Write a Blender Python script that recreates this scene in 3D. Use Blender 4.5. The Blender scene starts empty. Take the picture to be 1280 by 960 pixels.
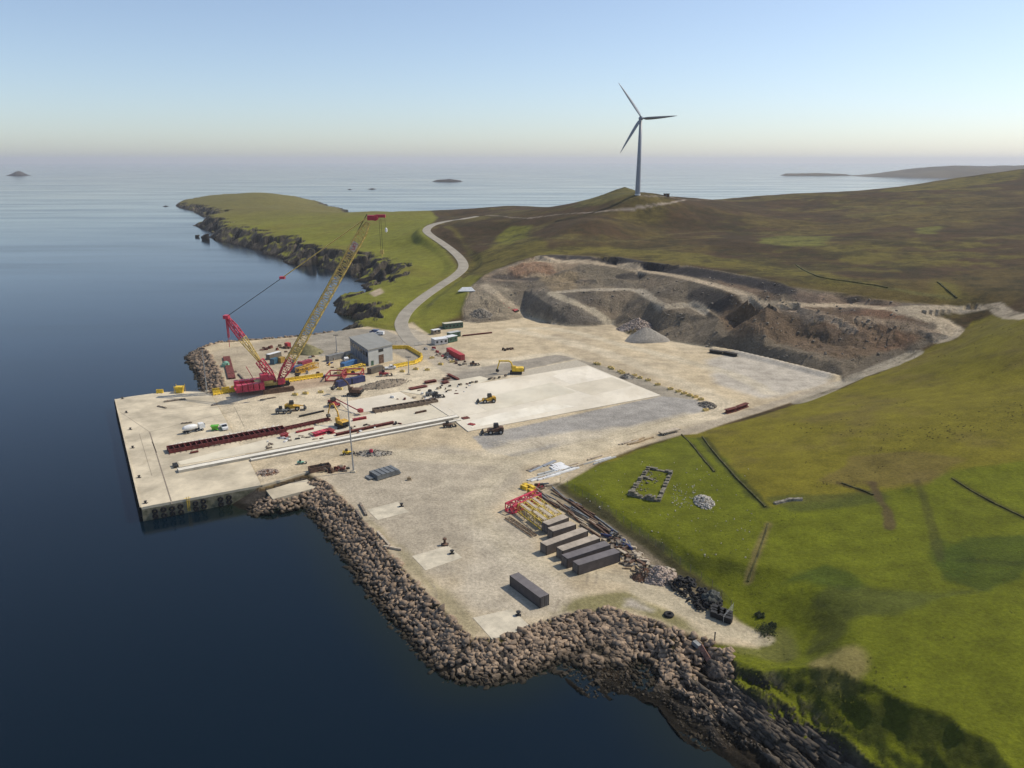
import bpy, bmesh, math, random
import numpy as np
from mathutils import Vector, Matrix, geometry
random.seed(7); rs = np.random.RandomState(11)
R = math.radians
S = bpy.context.scene
COL = S.collection

# ------------------------------------------------------------------ camera, sky, sun, exposure
CAMZ = 96.0; FOC = 970.0; PITCH = R(16.05)
cd = bpy.data.cameras.new('camera'); cam = bpy.data.objects.new('camera', cd); COL.objects.link(cam)
cam.location = (0, 0, CAMZ); cam.rotation_euler = (math.pi/2-PITCH, 0, R(0.0))
cd.sensor_width = 36; cd.lens = FOC/1280*36; cd.clip_start = 1; cd.clip_end = 90000
S.camera = cam
SUN_EL = 48; SUN_AZ = 70          # azimuth clockwise from +Y (camera forward)
w = bpy.data.worlds.new('World'); S.world = w; w.use_nodes = True
nt = w.node_tree; nt.nodes.clear()
wo = nt.nodes.new('ShaderNodeOutputWorld'); bg = nt.nodes.new('ShaderNodeBackground'); sky = nt.nodes.new('ShaderNodeTexSky')
sky.sky_type = 'NISHITA'; sky.sun_disc = False; sky.sun_elevation = R(SUN_EL); sky.sun_rotation = R(SUN_AZ)
sky.air_density = 0.85; sky.dust_density = 0.7; sky.ozone_density = 2.8; sky.altitude = 50
hs_ = nt.nodes.new('ShaderNodeHueSaturation'); hs_.inputs['Saturation'].default_value = 0.88; nt.links.new(sky.outputs[0], hs_.inputs['Color']); nt.links.new(hs_.outputs[0], bg.inputs[0]); bg.inputs[1].default_value = 0.145
nt.links.new(bg.outputs[0], wo.inputs[0])
sl = bpy.data.lights.new('sun', 'SUN'); sl.energy = 4.0; sl.angle = R(0.5); sl.color = (1.0, 0.91, 0.76)
so = bpy.data.objects.new('sun', sl); COL.objects.link(so)
sd = Vector((math.cos(R(SUN_EL))*math.sin(R(SUN_AZ)), math.cos(R(SUN_EL))*math.cos(R(SUN_AZ)), math.sin(R(SUN_EL))))
so.rotation_euler = sd.to_track_quat('Z', 'Y').to_euler(); so.location = (200, 100, 300)
S.view_settings.view_transform = 'Standard'; S.view_settings.look = 'None'; S.view_settings.gamma = 1
S.view_settings.exposure = 0.0
S.render.engine = 'CYCLES'
HAZE = 6.0e-5
S.cycles.volume_bounces = 1; S.cycles.max_bounces = 6

# ------------------------------------------------------------------ pixel -> world helpers (survey of the photograph)
def ray(u, v):
    a = (u-640)/FOC; b = (480-v)/FOC
    return (a, math.cos(PITCH)+b*math.sin(PITCH), -math.sin(PITCH)+b*math.cos(PITCH))
def G(u, v, z=4.0):
    d = ray(u, v); t = (z-CAMZ)/d[2]
    return Vector((d[0]*t, d[1]*t, z))
def GY(u, v, Y):
    d = ray(u, v); t = Y/d[1]
    return Vector((d[0]*t, Y, CAMZ+d[2]*t))

# ------------------------------------------------------------------ noise
def _hash(ix, iy, seed):
    h = (ix*374761393 + iy*668265263 + seed*1442695041) & 0xFFFFFFFF
    h = ((h ^ (h >> 13))*1274126177) & 0xFFFFFFFF
    return ((h ^ (h >> 16)) & 0xFFFF)/65535.0
def vnoise(x, y, seed=0):
    ix = np.floor(x).astype(np.int64); iy = np.floor(y).astype(np.int64)
    fx = x-ix; fy = y-iy; fx = fx*fx*(3-2*fx); fy = fy*fy*(3-2*fy)
    a = _hash(ix, iy, seed); b = _hash(ix+1, iy, seed); c = _hash(ix, iy+1, seed); d = _hash(ix+1, iy+1, seed)
    return (a*(1-fx)+b*fx)*(1-fy)+(c*(1-fx)+d*fx)*fy
def fbm(x, y, scale, octv=4, seed=0):
    r = 0; amp = 0.5; x = x/scale; y = y/scale
    for k in range(octv):
        r = r+amp*vnoise(x*2**k+17.3*k, y*2**k-9.1*k, seed+k); amp *= 0.5
    return r/(1-0.5**octv)*2-1          # about -1..1
def ss(x, a, b):
    t = np.clip((x-a)/(b-a), 0, 1); return t*t*(3-2*t)
def inside(px, py, poly):
    c = np.zeros(px.shape, bool); n = len(poly)
    for i in range(n):
        x1, y1 = poly[i][0], poly[i][1]; x2, y2 = poly[(i+1) % n][0], poly[(i+1) % n][1]
        if y1 == y2: continue
        m = ((y1 > py) != (y2 > py)) & (px < (x2-x1)*(py-y1)/(y2-y1)+x1)
        c ^= m
    return c
def dist_line(px, py, pts, closed=False):
    d = np.full(px.shape, 1e9); n = len(pts)
    for i in range(n if closed else n-1):
        x1, y1 = pts[i][0], pts[i][1]; x2, y2 = pts[(i+1) % n][0], pts[(i+1) % n][1]
        dx, dy = x2-x1, y2-y1; L = dx*dx+dy*dy+1e-9
        t = np.clip(((px-x1)*dx+(py-y1)*dy)/L, 0, 1)
        d = np.minimum(d, (px-x1-t*dx)**2+(py-y1-t*dy)**2)
    return np.sqrt(d)
def sdist(px, py, poly):                # positive inside
    d = dist_line(px, py, poly, True)
    return np.where(inside(px, py, poly), d, -d)

# ------------------------------------------------------------------ plan of the place
YARD_PX = [(262,490),(285,487),(275,465),(264,445),(254,434),(275,428),(330,424),(380,420),(420,414),(445,410),(458,408),(480,412),
 (497,414),(503,406),(516,404),(524,410),(538,419),(555,408),(580,402),(600,404),(640,400),(662,396),(690,405),(715,408),(740,408),
 (765,405),(785,418),(830,425),(860,430),(880,433),(917,440),(960,450),(1000,460),(1045,470),(1055,477),(1035,487),(1000,499),(960,512),(900,531),
 (870,542),(850,543),(800,558),(750,577),(706,603),(694,608),(722,632),(762,657),(803,684),(842,716),(882,744),(922,777),
 (950,795),(946,809),(920,806),(890,802),(865,792),(830,780),(795,770),(765,760),(727,763),(690,772),(652,786),(620,797),(590,797),
 (557,763),(527,735),(490,694),(465,663),(440,634),(412,606),(385,590),(345,602),(327,607),(312,577)]
YP = [G(u, v, 4) for u, v in YARD_PX]
NAT_PX = [(440,411),(430,412),(452,406),(458,401),(440,397),(415,391),(408,385),(423,378),(448,371),(461,361),(443,348),(430,342),(395,335),(360,330),
 (329,315),(303,307),(268,300),(262,293),(242,283),(264,277),(252,270),(220,257)]
NP = [G(u, v, 0) for u, v in NAT_PX]
NP += [Vector(p+(0,)) for p in [(-785,1880),(-780,2020),(-690,2110),(-580,2090),(-470,1930),(-400,1780),(-318,1570),(-258,1375),(-220,1320),(-120,1250),(-20,1180),(120,1230),(320,1330),
 (600,1400),(900,1500),(1500,1500),(1900,1200),(1900,40),(140,20),(75,60),(58,90)]]
NP += [G(u, v, 0) for u, v in [(1010,965),(960,935),(925,905),(895,872),(868,838)]]
NP += [G(u, v, 4) for u, v in [(850,775),(700,700),(600,560),(520,460),(470,425)]]

# control points of the open land: (u, v, z)
CP = [(u, v, z) for u, v, z in [
 # headland
 (248,253,10),(270,247,18),(300,250,20),(325,246,25),(345,252,20),(262,262,12),(285,262,17),(300,275,16),(285,281,13),
 (320,283,17),(345,300,15),(380,315,14),(330,298,13),(420,322,14),(455,330,12),(480,345,11),
 (380,262,20),(400,275,20),(350,272,20),(420,290,20),(460,300,18),(500,310,17),(500,335,15),(480,300,20),(440,275,26),(500,280,27),
 (440,378,7),(470,372,8),(470,390,7),(490,385,8),(480,355,9),(500,350,12),(500,400,5),(478,405,5),(470,398,5),
 # road
 (505,397,5.5),(520,376,8.5),(545,360,12),(572,342,15),(580,330,18),(570,316,21),(545,297,27),(534,289,30),(545,280,33),(575,274,37),
 (560,370,13),(578,386,9),(582,377,12),(540,385,8.5),(525,392,7),(590,358,16.5),(599,349,20),(619,337,23),(648,327,27),(600,325,22),(620,310,28),(590,295,29),
 (530,270,32),
 # hill with turbine
 (640,290,33),(680,290,38),(720,300,37),(680,275,43),(740,275,48),(800,300,35),(800,270,48),(760,255,57),(797,246,64),(850,250,60),(870,265,50),
 (900,300,37),(900,275,44),(1000,330,33),(1000,300,37),(1000,270,45),(930,256,50),
 # quarry rim
 (675,319,31),(700,318.5,31),(740,320,31.3),(770,322,31.5),(800,326,32.3),(830,329,33),(860,331,33),(900,338,33),(940,345,33),(985,358,32),(1040,366,30),(1100,375,28.5),
 (1180,382,27.5),(1230,386,28),
 # track and near green hill
 (1100,461,7),(1140,442,10.5),(1165,430,14.5),(1190,421,18),(1197,410,20.5),(1215,400,23),(1280,390,32),(1280,405,33),(1240,415,27),(1200,435,19),
 (1060,480,6),(950,525,6.5),(1000,509,6.5),(1000,520,9),(1100,485,10),(1100,510,15),(1150,460,14),(1200,470,20),(1280,440,30),(1280,480,24.5),(1200,520,20),(1100,560,15),(1200,580,18),(1280,540,22),
 (960,560,9.5),(1000,600,12),(900,560,6.5),(880,556,5.5),(957,636,10),(1100,620,13),(1280,620,18),(1200,660,15),
 (800,575,5.5),(760,590,5.5),(720,606,5.5),(740,622,6),(820,605,6.5),(880,625,7.5),(800,655,6),(850,690,6.5),(900,730,6.5),(860,640,7.5),(930,690,8.5),(930,740,7),(1000,700,9),(1000,740,9.5),
 (1100,700,12.5),(1100,760,12.5),(1200,730,14),(1280,700,16),(1280,800,15.5),(960,780,6.5),(960,810,7),(1000,800,9.5),(1100,850,12),(1200,850,13.5),(1280,900,14),(1000,870,9.5),(940,830,7.5),(1100,915,11.5),(1180,955,12)]]
CPW = [tuple(G(u, v, z)) for u, v, z in CP]
def add_y(u, v, Y): CPW.append(tuple(GY(u, v, Y)))
for u, v, Y in [(325,241,1850),(300,243,1820),(355,247,1800),(373,255,1700),(395,262,1500),(410,267,1300),(430,265.5,1200),(461,264.5,1150),(500,264,1080),(540,265.5,1000),
  (570,270,980),(600,268,950),(620,268,900),(660,263,870),(700,258,850),(740,249,840),(765,240,838),(783,234.5,836),(797,243,808),(795,240,835),(830,246,850),(880,248.5,880),(920,252,900),(932,252.5,900),
  (960,250,920),(1000,243,950),(1040,241,960),(1100,236,1000),(1150,231,1030),(1200,222,1060),(1240,216,1080),(1280,211,1100)]:
    add_y(u, v, Y)
for u, v, Y in [(1280,350,400),(1280,300,520),(1280,250,760),(1200,350,410),(1200,300,540),(1200,260,740),(1100,340,440),(1100,300,560),(1100,270,720),(1280,230,900)]: add_y(u, v, Y)
CPW += [(-720,2060,14),(-480,1950,2),(-450,1850,2),(-560,2010,11),(-515,1900,12),(-410,1720,2),(-420,1900,1),(-100,1200,10),(50,1130,15),(200,1150,25),(300,1200,20),(600,1300,25),(900,1400,45),(1100,1100,100),(1300,900,95),(1500,1400,50),(1800,1200,60),
  (1500,700,85),(900,600,60),(600,300,40),(500,200,35),(300,100,25),(200,60,18),(1800,100,40),(1700,700,60),(0,1060,38),(140,960,45),(-760,1900,9)]
CPW = np.array(CPW, float)
# thin plate spline
SC = 500.0
P = CPW[:, :2]/SC
def U(r2): return np.where(r2 > 1e-12, 0.5*r2*np.log(r2+1e-20), 0)
n = len(P)
K = U(((P[:, None]-P[None])**2).sum(-1))+np.eye(n)*4e-5
A = np.zeros((n+3, n+3)); A[:n, :n] = K; A[:n, n] = 1; A[:n, n+1:] = P; A[n, :n] = 1; A[n+1:, :n] = P.T
coef = np.linalg.solve(A, np.concatenate([CPW[:, 2], np.zeros(3)]))
gx = np.arange(-1700, 2100, 9.0); gy = np.arange(0, 2500, 9.0)
GX, GYY = np.meshgrid(gx, gy); q = np.stack([GX.ravel(), GYY.ravel()], -1)/SC
gz = coef[n]+q@coef[n+1:]
for i0 in range(0, len(q), 20000):
    s_ = slice(i0, i0+20000)
    gz[s_] += U(((q[s_, None]-P[None])**2).sum(-1))@coef[:n]
gz = gz.reshape(GX.shape)
def base_h(x, y):
    fx = np.clip((x-gx[0])/9, 0, len(gx)-2.001); fy = np.clip((y-gy[0])/9, 0, len(gy)-2.001)
    ix = fx.astype(int); iy = fy.astype(int); fx = fx-ix; fy = fy-iy
    return (gz[iy, ix]*(1-fx)+gz[iy, ix+1]*fx)*(1-fy)+(gz[iy+1, ix]*(1-fx)+gz[iy+1, ix+1]*fx)*fy

# quarry break lines
QL = {
 'toe': [(600,404,4),(640,400,4),(662,396,4),(690,405,4),(715,408,4),(740,408,4),(765,405,4),(785,416,4),(830,425,4),(860,430,4),(880,433,4),(917,440,4),(960,450,4),(1000,460,4),(1045,470,4),(1055,477,4)],
 'road': [(1100,461,7),(1140,442,10.5),(1165,430,14.5),(1190,421,18),(1197,410,20.5),(1180,398,23),(1150,389,26)],
 'rim': [(1230,386,28),(1180,382,27.5),(1100,375,28.5),(1040,366,30),(985,358,32),(940,345,33),(900,338,33),(860,331,33),(830,329,33),(800,326,32.3),(770,322,31.5),(740,320,31.3),(700,318.5,31),(675,319,31)],
 'left': [(648,327,27),(619,337,23),(599,349,20),(590,358,16.5),(582,377,12),(578,386,9),(580,402,4)],
}
ring = QL['toe']+QL['road']+[(1215,390,25)]+QL['rim']+QL['left']
QP = [G(u, v, z) for u, v, z in ring]
inner = [
 # upper track: far edge, near edge
 [(678,322.5,27.6),(710,324.5,27.6),(750,327,27.3),(790,332,27.5),(830,340,28),(860,345.5,28.2),(900,355,27.7),(935,369,26.3),(960,378.5,25.6),(1000,379.5,25.6),(1060,379.5,25.6),(1100,382,26)],
 [(672,326,27.2),(700,329,27),(750,331.5,26.9),(795,337.5,27),(830,345,27.4),(860,350.5,27.4),(900,361,26.8),(935,374.5,25.6),(958,383.5,24.8),(1000,384.5,24.8),(1060,384,25),(1105,388,25.3),(1140,395,24.5),(1165,402,22.5),(1172,415,19.5)],
 # middle bench: wall foot and lip
 [(640,352,20),(665,350,20.5),(690,362,19.5),(720,361,19.5),(760,359.5,20),(795,360.5,20),(815,370,19.3),(832,380,18.2),(860,378.5,18),(880,384,17.5),(900,398,15.5)],
 [(697,365,18.6),(722,365,18.7),(760,364.5,18.8),(793,365.5,18.8),(813,376,17.8),(830,385,16.5),(850,383.5,16.3),(868,386,15.8),(885,397,14),(893,412,11.5)],
 # mid terrace in the yellow wall
 [(690,344,23),(720,345,22.5),(745,346,22.5),(775,348,22.5),(800,348,23)],
 [(690,349,22),(720,351,21.5),(745,354,20.8),(775,352,21.8),(798,353,22)],
 # ramp 1 near and far edge
 [(676,363,19),(690,370,17.5),(715,381,14.5),(740,392,9.5),(760,405,4.2)],
 # ramp 2
 [(610,352,19),(622,364,16.3),(640,379,10.5),(655,391,5.5)],
 [(600,362,16.3),(615,368,15.5),(632,382,10),(648,393,5.5)],
 # rubble face left of centre
 [(632,352,19.5),(655,362,17.5),(672,372,15.5),(690,384,13),(705,392,10)],
 # hump
 [(806,390,12),(812,405,7),(818,415,4.5)],
 # lower wall crest right
 [(905,422,9.5),(930,424,10),(955,432,9.5),(985,436,9.8),(1010,443,9.3),(1035,452,8),(1052,462,6.5)],
 [(905,437,4),(930,442,4),(960,449,4.1),(1000,458.5,4.1)],
 # right slope tracks
 [(970,385,24),(1000,389,23),(1030,394,22),(1050,400,20.5),(1068,409,18.5),(1085,414,17.5)],
 [(975,388,23),(1000,392,22),(1028,398,20.5),(1048,407,18),(1066,414,16.8)],
 [(1070,397,22),(1105,402,21.5),(1140,408,20.5),(1165,416,19)],
 [(905,400,14),(930,405,13),(960,412,12.5),(1000,420,12),(1040,430,11),(1080,436,10.5),(1120,436,11)],
 [(915,385,19.5),(950,395,18),(990,400,17.5)],
]
cv, ce, cz = [], [], []
def addline(L, closed=False):
    s0 = len(cv)
    pts = []
    for i in range(len(L)-(0 if closed else 1)):
        a = G(*L[i]); b = G(*L[(i+1) % len(L)])
        k = max(1, int((b-a).length/14))
        for j in range(k): pts.append(a.lerp(b, j/k))
    if not closed: pts.append(G(*L[-1]))
    for p_ in pts: cv.append(Vector((p_.x, p_.y))); cz.append(p_.z)
    for j in range(len(pts)-1): ce.append((s0+j, s0+j+1))
    if closed: ce.append((len(cv)-1, s0))
addline(ring, True)
for L in inner: addline(L)
res = geometry.delaunay_2d_cdt(cv, ce, [], 0, 0.01)
tv = np.array([(p_.x, p_.y) for p_ in res[0]]); tz = np.zeros(len(tv))
for i, o in enumerate(res[3]):
    if o: tz[i] = sum(cz[k] for k in o)/len(o)
    else:
        dd = sorted(((res[0][i]-cv[k]).length, cz[k]) for k in range(len(cv)))[:2]; tz[i] = (dd[0][1]+dd[1][1])/2
TRI = [f for f in res[2] if len(f) == 3]
def quarry_h(x, y, h):
    out = h.copy(); m = np.nonzero(inside(x, y, QP))[0]
    X = x[m]; Y = y[m]; r = out[m]
    for a, b, c in TRI:
        x1, y1 = tv[a]; x2, y2 = tv[b]; x3, y3 = tv[c]
        D = (y2-y3)*(x1-x3)+(x3-x2)*(y1-y3)
        if abs(D) < 1e-9: continue
        k = np.nonzero((X >= min(x1, x2, x3)) & (X <= max(x1, x2, x3)) & (Y >= min(y1, y2, y3)) & (Y <= max(y1, y2, y3)))[0]
        if not len(k): continue
        l1 = ((y2-y3)*(X[k]-x3)+(x3-x2)*(Y[k]-y3))/D; l2 = ((y3-y1)*(X[k]-x3)+(x1-x3)*(Y[k]-y3))/D
        ok = (l1 >= -1e-6) & (l2 >= -1e-6) & (l1+l2 <= 1+1e-6)
        k = k[ok]; l1 = l1[ok]; l2 = l2[ok]
        r[k] = l1*tz[a]+l2*tz[b]+(1-l1-l2)*tz[c]
    out[m] = r
    return out

QUAY_PX = [(177,635),(144.5,499),(160,496),(200,490.5),(225,489),(262,490),(312,577),(327,607)]
QUAY = [G(u, v, 4) for u, v in QUAY_PX]
FORE = [G(u, v, 0) for u, v in [(722,832),(742,858),(775,848),(800,856),(845,868),(868,900),(905,940),(950,975),(1040,1010),(1000,900),(900,840),(840,805),(765,795)]]
POOL = [G(u, v, 0) for u, v in [(785,835),(798,826),(815,832),(825,850),(815,868),(792,862)]]
# turf banks / small features are added as things later

# ------------------------------------------------------------------ polar ground sheet
NA, NR = 1060, 830
az = np.linspace(R(-45), R(45), NA); rr = 62*np.exp(np.linspace(0, math.log(2250/62), NR))
AZ, RR = np.meshgrid(az, rr)
X = (RR*np.sin(AZ)).ravel(); Y = (RR*np.cos(AZ)).ravel()
def ground_height(X, Y, detail=True):
    hb = base_h(X, Y)
    dY = sdist(X, Y, YP)                 # + inside yard
    dN = sdist(X, Y, NP)
    bank = 4+(hb-4)*ss(-dY, -0.2, 9)
    near = (Y < 260) & (X > -20)
    dYn = dY+fbm(X, Y, 7, 3, 71)*1.2*ss(-dY, 0, 2)
    bw = 6.5+12*ss(-Y, -168, -150)
    bank = np.where(near & (X < 75), 4+(hb-4)*ss((-dYn-0.2)/bw, 0, 1), bank)
    h = bank
    h = quarry_h(X, Y, h)
    inq = inside(X, Y, QP)
    # natural shore
    wob = fbm(X, Y, 45, 4, 3)*9*ss(Y, 150, 500)+fbm(X, Y, 14, 4, 5)*3.0
    gul = np.abs(fbm(X, Y, 30, 3, 91))
    d = dN+wob*ss(np.abs(dN), -20, 6)-17*ss(-gul, -.16, -.02)*ss(Y, 380, 560)*ss(-dN, -70, -20)
    slope = np.where(Y < 250, 1.05, 0.95)*(0.75+0.5*fbm(X, Y, 25, 3, 9))
    cliff = d*slope+fbm(X, Y, 7, 4, 21)*1.6
    hn = np.where(h > cliff, cliff, h)
    hn = np.where(dN < -25, -9, hn)
    # soft step where the cliff meets the turf
    h2 = hn
    # yard
    rev = 4-np.maximum(-dY, 0)*0.47
    yard = np.where(dY >= 0, 4.0, rev)
    man = np.where(dY >= 0, 4.0, np.where(dN > 0, h2, np.maximum(h2, rev)))
    # blend so natural land wins outside the yard
    h = np.where((dY < 0) & (dN > 0) & ~inq, np.minimum(bank, np.maximum(h2, rev)), man)
    h = np.where(inq & (dY < 0), quarry_h(X, Y, h), h)
    # foreshore rocks
    fo = sdist(X, Y, FORE); po = inside(X, Y, POOL)
    strat = fbm(X*0.75+Y*0.62, (Y*0.75-X*0.62)*0.28, 5, 5, 77)
    ff = 0.05+strat*1.9+np.clip(fo, -6, 6)*0.12
    h = np.where((fo > -5) & ~po & (dY < 0), np.maximum(h, np.where(fo > -5, ff, -9)), h)
    if detail:
        out = (dY < -2)
        dd = fbm(X, Y, 90, 5, 31)*2.2*ss(Y, 250, 600)+fbm(X, Y, 12, 4, 33)*0.35
        h = h+np.where(out & ~inq & (dN > 3), dd*ss(-dY, 2, 30)*ss(d, 6, 30), 0)
        # quarry roughness
        qd = sdist(X, Y, QP)
        tk = np.full(X.shape, 99.0); k_ = np.nonzero(inq)[0]
        for L_ in inner[:2]+inner[2:4]+[inner[6]]+[inner[7]]+[inner[12]]: tk[k_] = np.minimum(tk[k_], dist_line(X[k_], Y[k_], [G(*q_) for q_ in L_]))
        am = ss(tk, 2.5, 14)*ss(qd, 2, 10)
        rg = 1-np.abs(fbm(X+Y*.25, Y*.8, 26, 5, 43))*2
        bl = fbm(X, Y, 13, 4, 47); bl = np.round(bl*3.0)/3.0*.65+bl*.35
        h = h+np.where(inq, (fbm(X, Y, 7, 5, 41)*.8+bl*2.8+rg*1.0-.5)*am, 0)
        h = h+np.where(dY > 3, fbm(X, Y, 20, 3, 51)*0.0, 0)
        h = h+np.where((d > -6) & (d < 14) & (dY < -6) & (dN > -20), fbm(X, Y, 5, 4, 61)*np.where(Y < 190, .35, 1.5), 0)
        nc = (Y < 190) & (X > 15) & (dY < -3)
        ax_ = X*.87+Y*.5; ay_ = X*.5-Y*.87          # strike of the strata
        rib = 1-np.abs(fbm(ax_, ay_*.28, 2.6, 4, 63))*2.4
        gl = 1-np.abs(fbm(ax_*1.0, ay_*.5, 9, 3, 65))*2
        w_ = ss(d, -9, -4)*(.18+.82*ss(-d, -8, -4))*ss(-d, -14, -9)
        h = h+np.where(nc, (rib*1.9+gl*2.4-1.9)*w_, 0)
        h = h+np.where((fo > -5) & ~po & (dY < 0) & (h < 2.5), fbm(ax_*1.2, ay_*.3, 2.2, 4, 67)*.9, 0)
    return np.maximum(h, -9), dY, dN, inq, d
H, dY, dN, inq, dS = ground_height(X, Y)
# berm in front of the pit
bl = [G(u, v, 4) for u, v in [(893,437.5),(917,441.5),(960,451.5),(1000,461.5),(1045,473)]]
db = dist_line(X, Y, bl); H = H+np.where(db < 4, 1.6*ss(-db, -3.4, -0.8), 0)
# flatten roads into the hill
ROAD_PX = [(520,432,4),(508,420,4.0),(502,408,4.2),(503,399,5.2),(511,387,6.6),(530,371,9.5),(552,356,12.7),(570,344,15),(579,334,17.4),(576,324,19.4),(565,313,21.6),(550,302,25),(538,294,28.6),(533,288,30.6),(538,282.5,32.6),(548,279,34),(562,276,35.4),(580,273.5,37.2),(598,270.5,38)]
def smooth_line(P3, n=8):
    out = []
    for i in range(len(P3)-1):
        p0 = P3[max(i-1, 0)]; p1 = P3[i]; p2 = P3[i+1]; p3 = P3[min(i+2, len(P3)-1)]
        for k in range(n):
            t = k/n
            out.append(0.5*((2*p1)+(p2-p0)*t+(2*p0-5*p1+4*p2-p3)*t*t+(3*p1-p0-3*p2+p3)*t*t*t))
    out.append(P3[-1]); return out
ROAD = smooth_line([G(u, v, z) for u, v, z in ROAD_PX], 8)
def near_on_line(px, py, pts):
    d = np.full(px.shape, 1e9); z = np.zeros(px.shape)
    for i in range(len(pts)-1):
        a, b = pts[i], pts[i+1]; dx, dy = b.x-a.x, b.y-a.y; L = dx*dx+dy*dy+1e-9
        t = np.clip(((px-a.x)*dx+(py-a.y)*dy)/L, 0, 1)
        q_ = (px-a.x-t*dx)**2+(py-a.y-t*dy)**2; m = q_ < d
        d = np.where(m, q_, d); z = np.where(m, a.z+(b.z-a.z)*t, z)
    return np.sqrt(d), z
mk = np.nonzero((Y > 380) & (Y < 1150) & (X < 60) & (X > -220))[0]
rd, rz = near_on_line(X[mk], Y[mk], ROAD)
wgt = ss(-rd, -16, -6)*(dY[mk] < 0)
H[mk] = H[mk]*(1-wgt)+(rz-0.15)*wgt
HG = H.reshape(NR, NA)
LR0 = math.log(62); LRS = (math.log(2250/62))/(NR-1); AZS = (az[-1]-az[0])/(NA-1)
def hz(x, y):
    a = (math.atan2(x, y)-az[0])/AZS; r = (math.log(max(math.hypot(x, y), 62.1))-LR0)/LRS
    a = min(max(a, 0), NA-1.001); r = min(max(r, 0), NR-1.001); ia, ir = int(a), int(r); fa, fr = a-ia, r-ir
    return float((HG[ir, ia]*(1-fa)+HG[ir, ia+1]*fa)*(1-fr)+(HG[ir+1, ia]*(1-fa)+HG[ir+1, ia+1]*fa)*fr)
def T(u, v):                            # where the line of sight meets the ground
    d = ray(u, v); t = 70.0; last = t
    while t < 2600:
        if CAMZ+d[2]*t <= max(hz(d[0]*t, d[1]*t), 0):
            lo, hi = last, t
            for _ in range(12):
                m = (lo+hi)/2
                if CAMZ+d[2]*m <= max(hz(d[0]*m, d[1]*m), 0): hi = m
                else: lo = m
            return Vector((d[0]*hi, d[1]*hi, CAMZ+d[2]*hi))
        last = t; t *= 1.006
    return Vector((d[0]*t, d[1]*t, 0))
def TP(pts): return [T(u, v) for u, v in pts]

# ------------------------------------------------------------------ ground colours
C = np.zeros((len(X), 3)); MV = np.zeros((len(X), 3))   # MV: r vegetation, g rock, b gravel
def rgb(*c): return np.array(c)
def blend(m, c, veg=None, rock=None, grav=None):
    m = np.clip(m, 0, 1)[:, None]
    C[:] = C*(1-m)+np.array(c)*m
    if veg is not None:
        MV[:] = MV*(1-m)+np.array([veg, rock or 0, grav or 0])*m
n1 = fbm(X, Y, 120, 5, 101); n2 = fbm(X, Y, 40, 5, 102); n3 = fbm(X, Y, 12, 4, 103); n4 = fbm(X, Y*0.45, 60, 5, 104)
GREEN = (0.150, 0.152, 0.020); GREEN2 = (0.135, 0.128, 0.022); OLIVE = (0.135, 0.115, 0.022); HEATH = (0.064, 0.040, 0.018); HEATH2 = (0.100, 0.074, 0.022)
ROCK = (0.060, 0.053, 0.045); EARTH = (0.17, 0.115, 0.07); TAN = (0.47, 0.385, 0.255); QGREY = (0.175, 0.145, 0.105)
C[:] = HEATH; MV[:] = (1, 0, 0)
blend(ss(n4+0.5*n2, 0.0, 0.5)*0.75, HEATH2)
blend(ss(n1+0.6*n3+0.3*n4, 0.25, 0.6)*0.65, OLIVE)
def polym(pts, soft=4, noise=3, seed=0, w=None):
    m = np.zeros(len(X)); xs = [p.x for p in pts]; ys = [p.y for p in pts]
    k = np.nonzero((X > min(xs)-30) & (X < max(xs)+30) & (Y > min(ys)-30) & (Y < max(ys)+30))[0]
    d = sdist(X[k], Y[k], pts)+fbm(X[k], Y[k], max(noise*3, 1), 4, 200+seed)*noise
    m[k] = ss(d, -soft/2, soft/2)
    return m
def linem(pts, width, soft=1.5, noise=0.5, seed=0):
    m = np.zeros(len(X)); xs = [p.x for p in pts]; ys = [p.y for p in pts]
    k = np.nonzero((X > min(xs)-width*2-5) & (X < max(xs)+width*2+5) & (Y > min(ys)-width*2-5) & (Y < max(ys)+width*2+5))[0]
    d = dist_line(X[k], Y[k], pts)+fbm(X[k], Y[k], 6, 3, 300+seed)*noise
    m[k] = ss(-d, -width/2-soft/2, -width/2+soft/2)
    return m
blend(ss(fbm(X, Y*.7, 26, 5, 141), .02, .30)*.55, (0.034, 0.024, 0.011))
blend(ss(fbm(X*.6, Y, 34, 5, 142), .12, .40)*.6, (0.135, 0.110, 0.030))
# headland + west of the road: green
hl = [Vector(p+(0,)) for p in [(-1100,2300),(-200,2300),(-160,1300)]]+TP([(548,272),(535,281),(530,290),(545,303),(560,315),(566,327),(575,345),(600,345),(592,365),(585,385),(560,400),(530,420),(440,430),(380,440)])+[Vector((-400,500,0)),Vector((-1300,900,0))]
blend(polym(hl, 6, 3, 1), GREEN, .5)
m_ = polym(hl, 6, 3, 1)
blend(m_*ss(n2+0.5*n4, -0.1, 0.6)*0.6, OLIVE)
blend(m_*ss(Y, 900, 1300)*0.75, (0.125, 0.105, 0.035))
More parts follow.
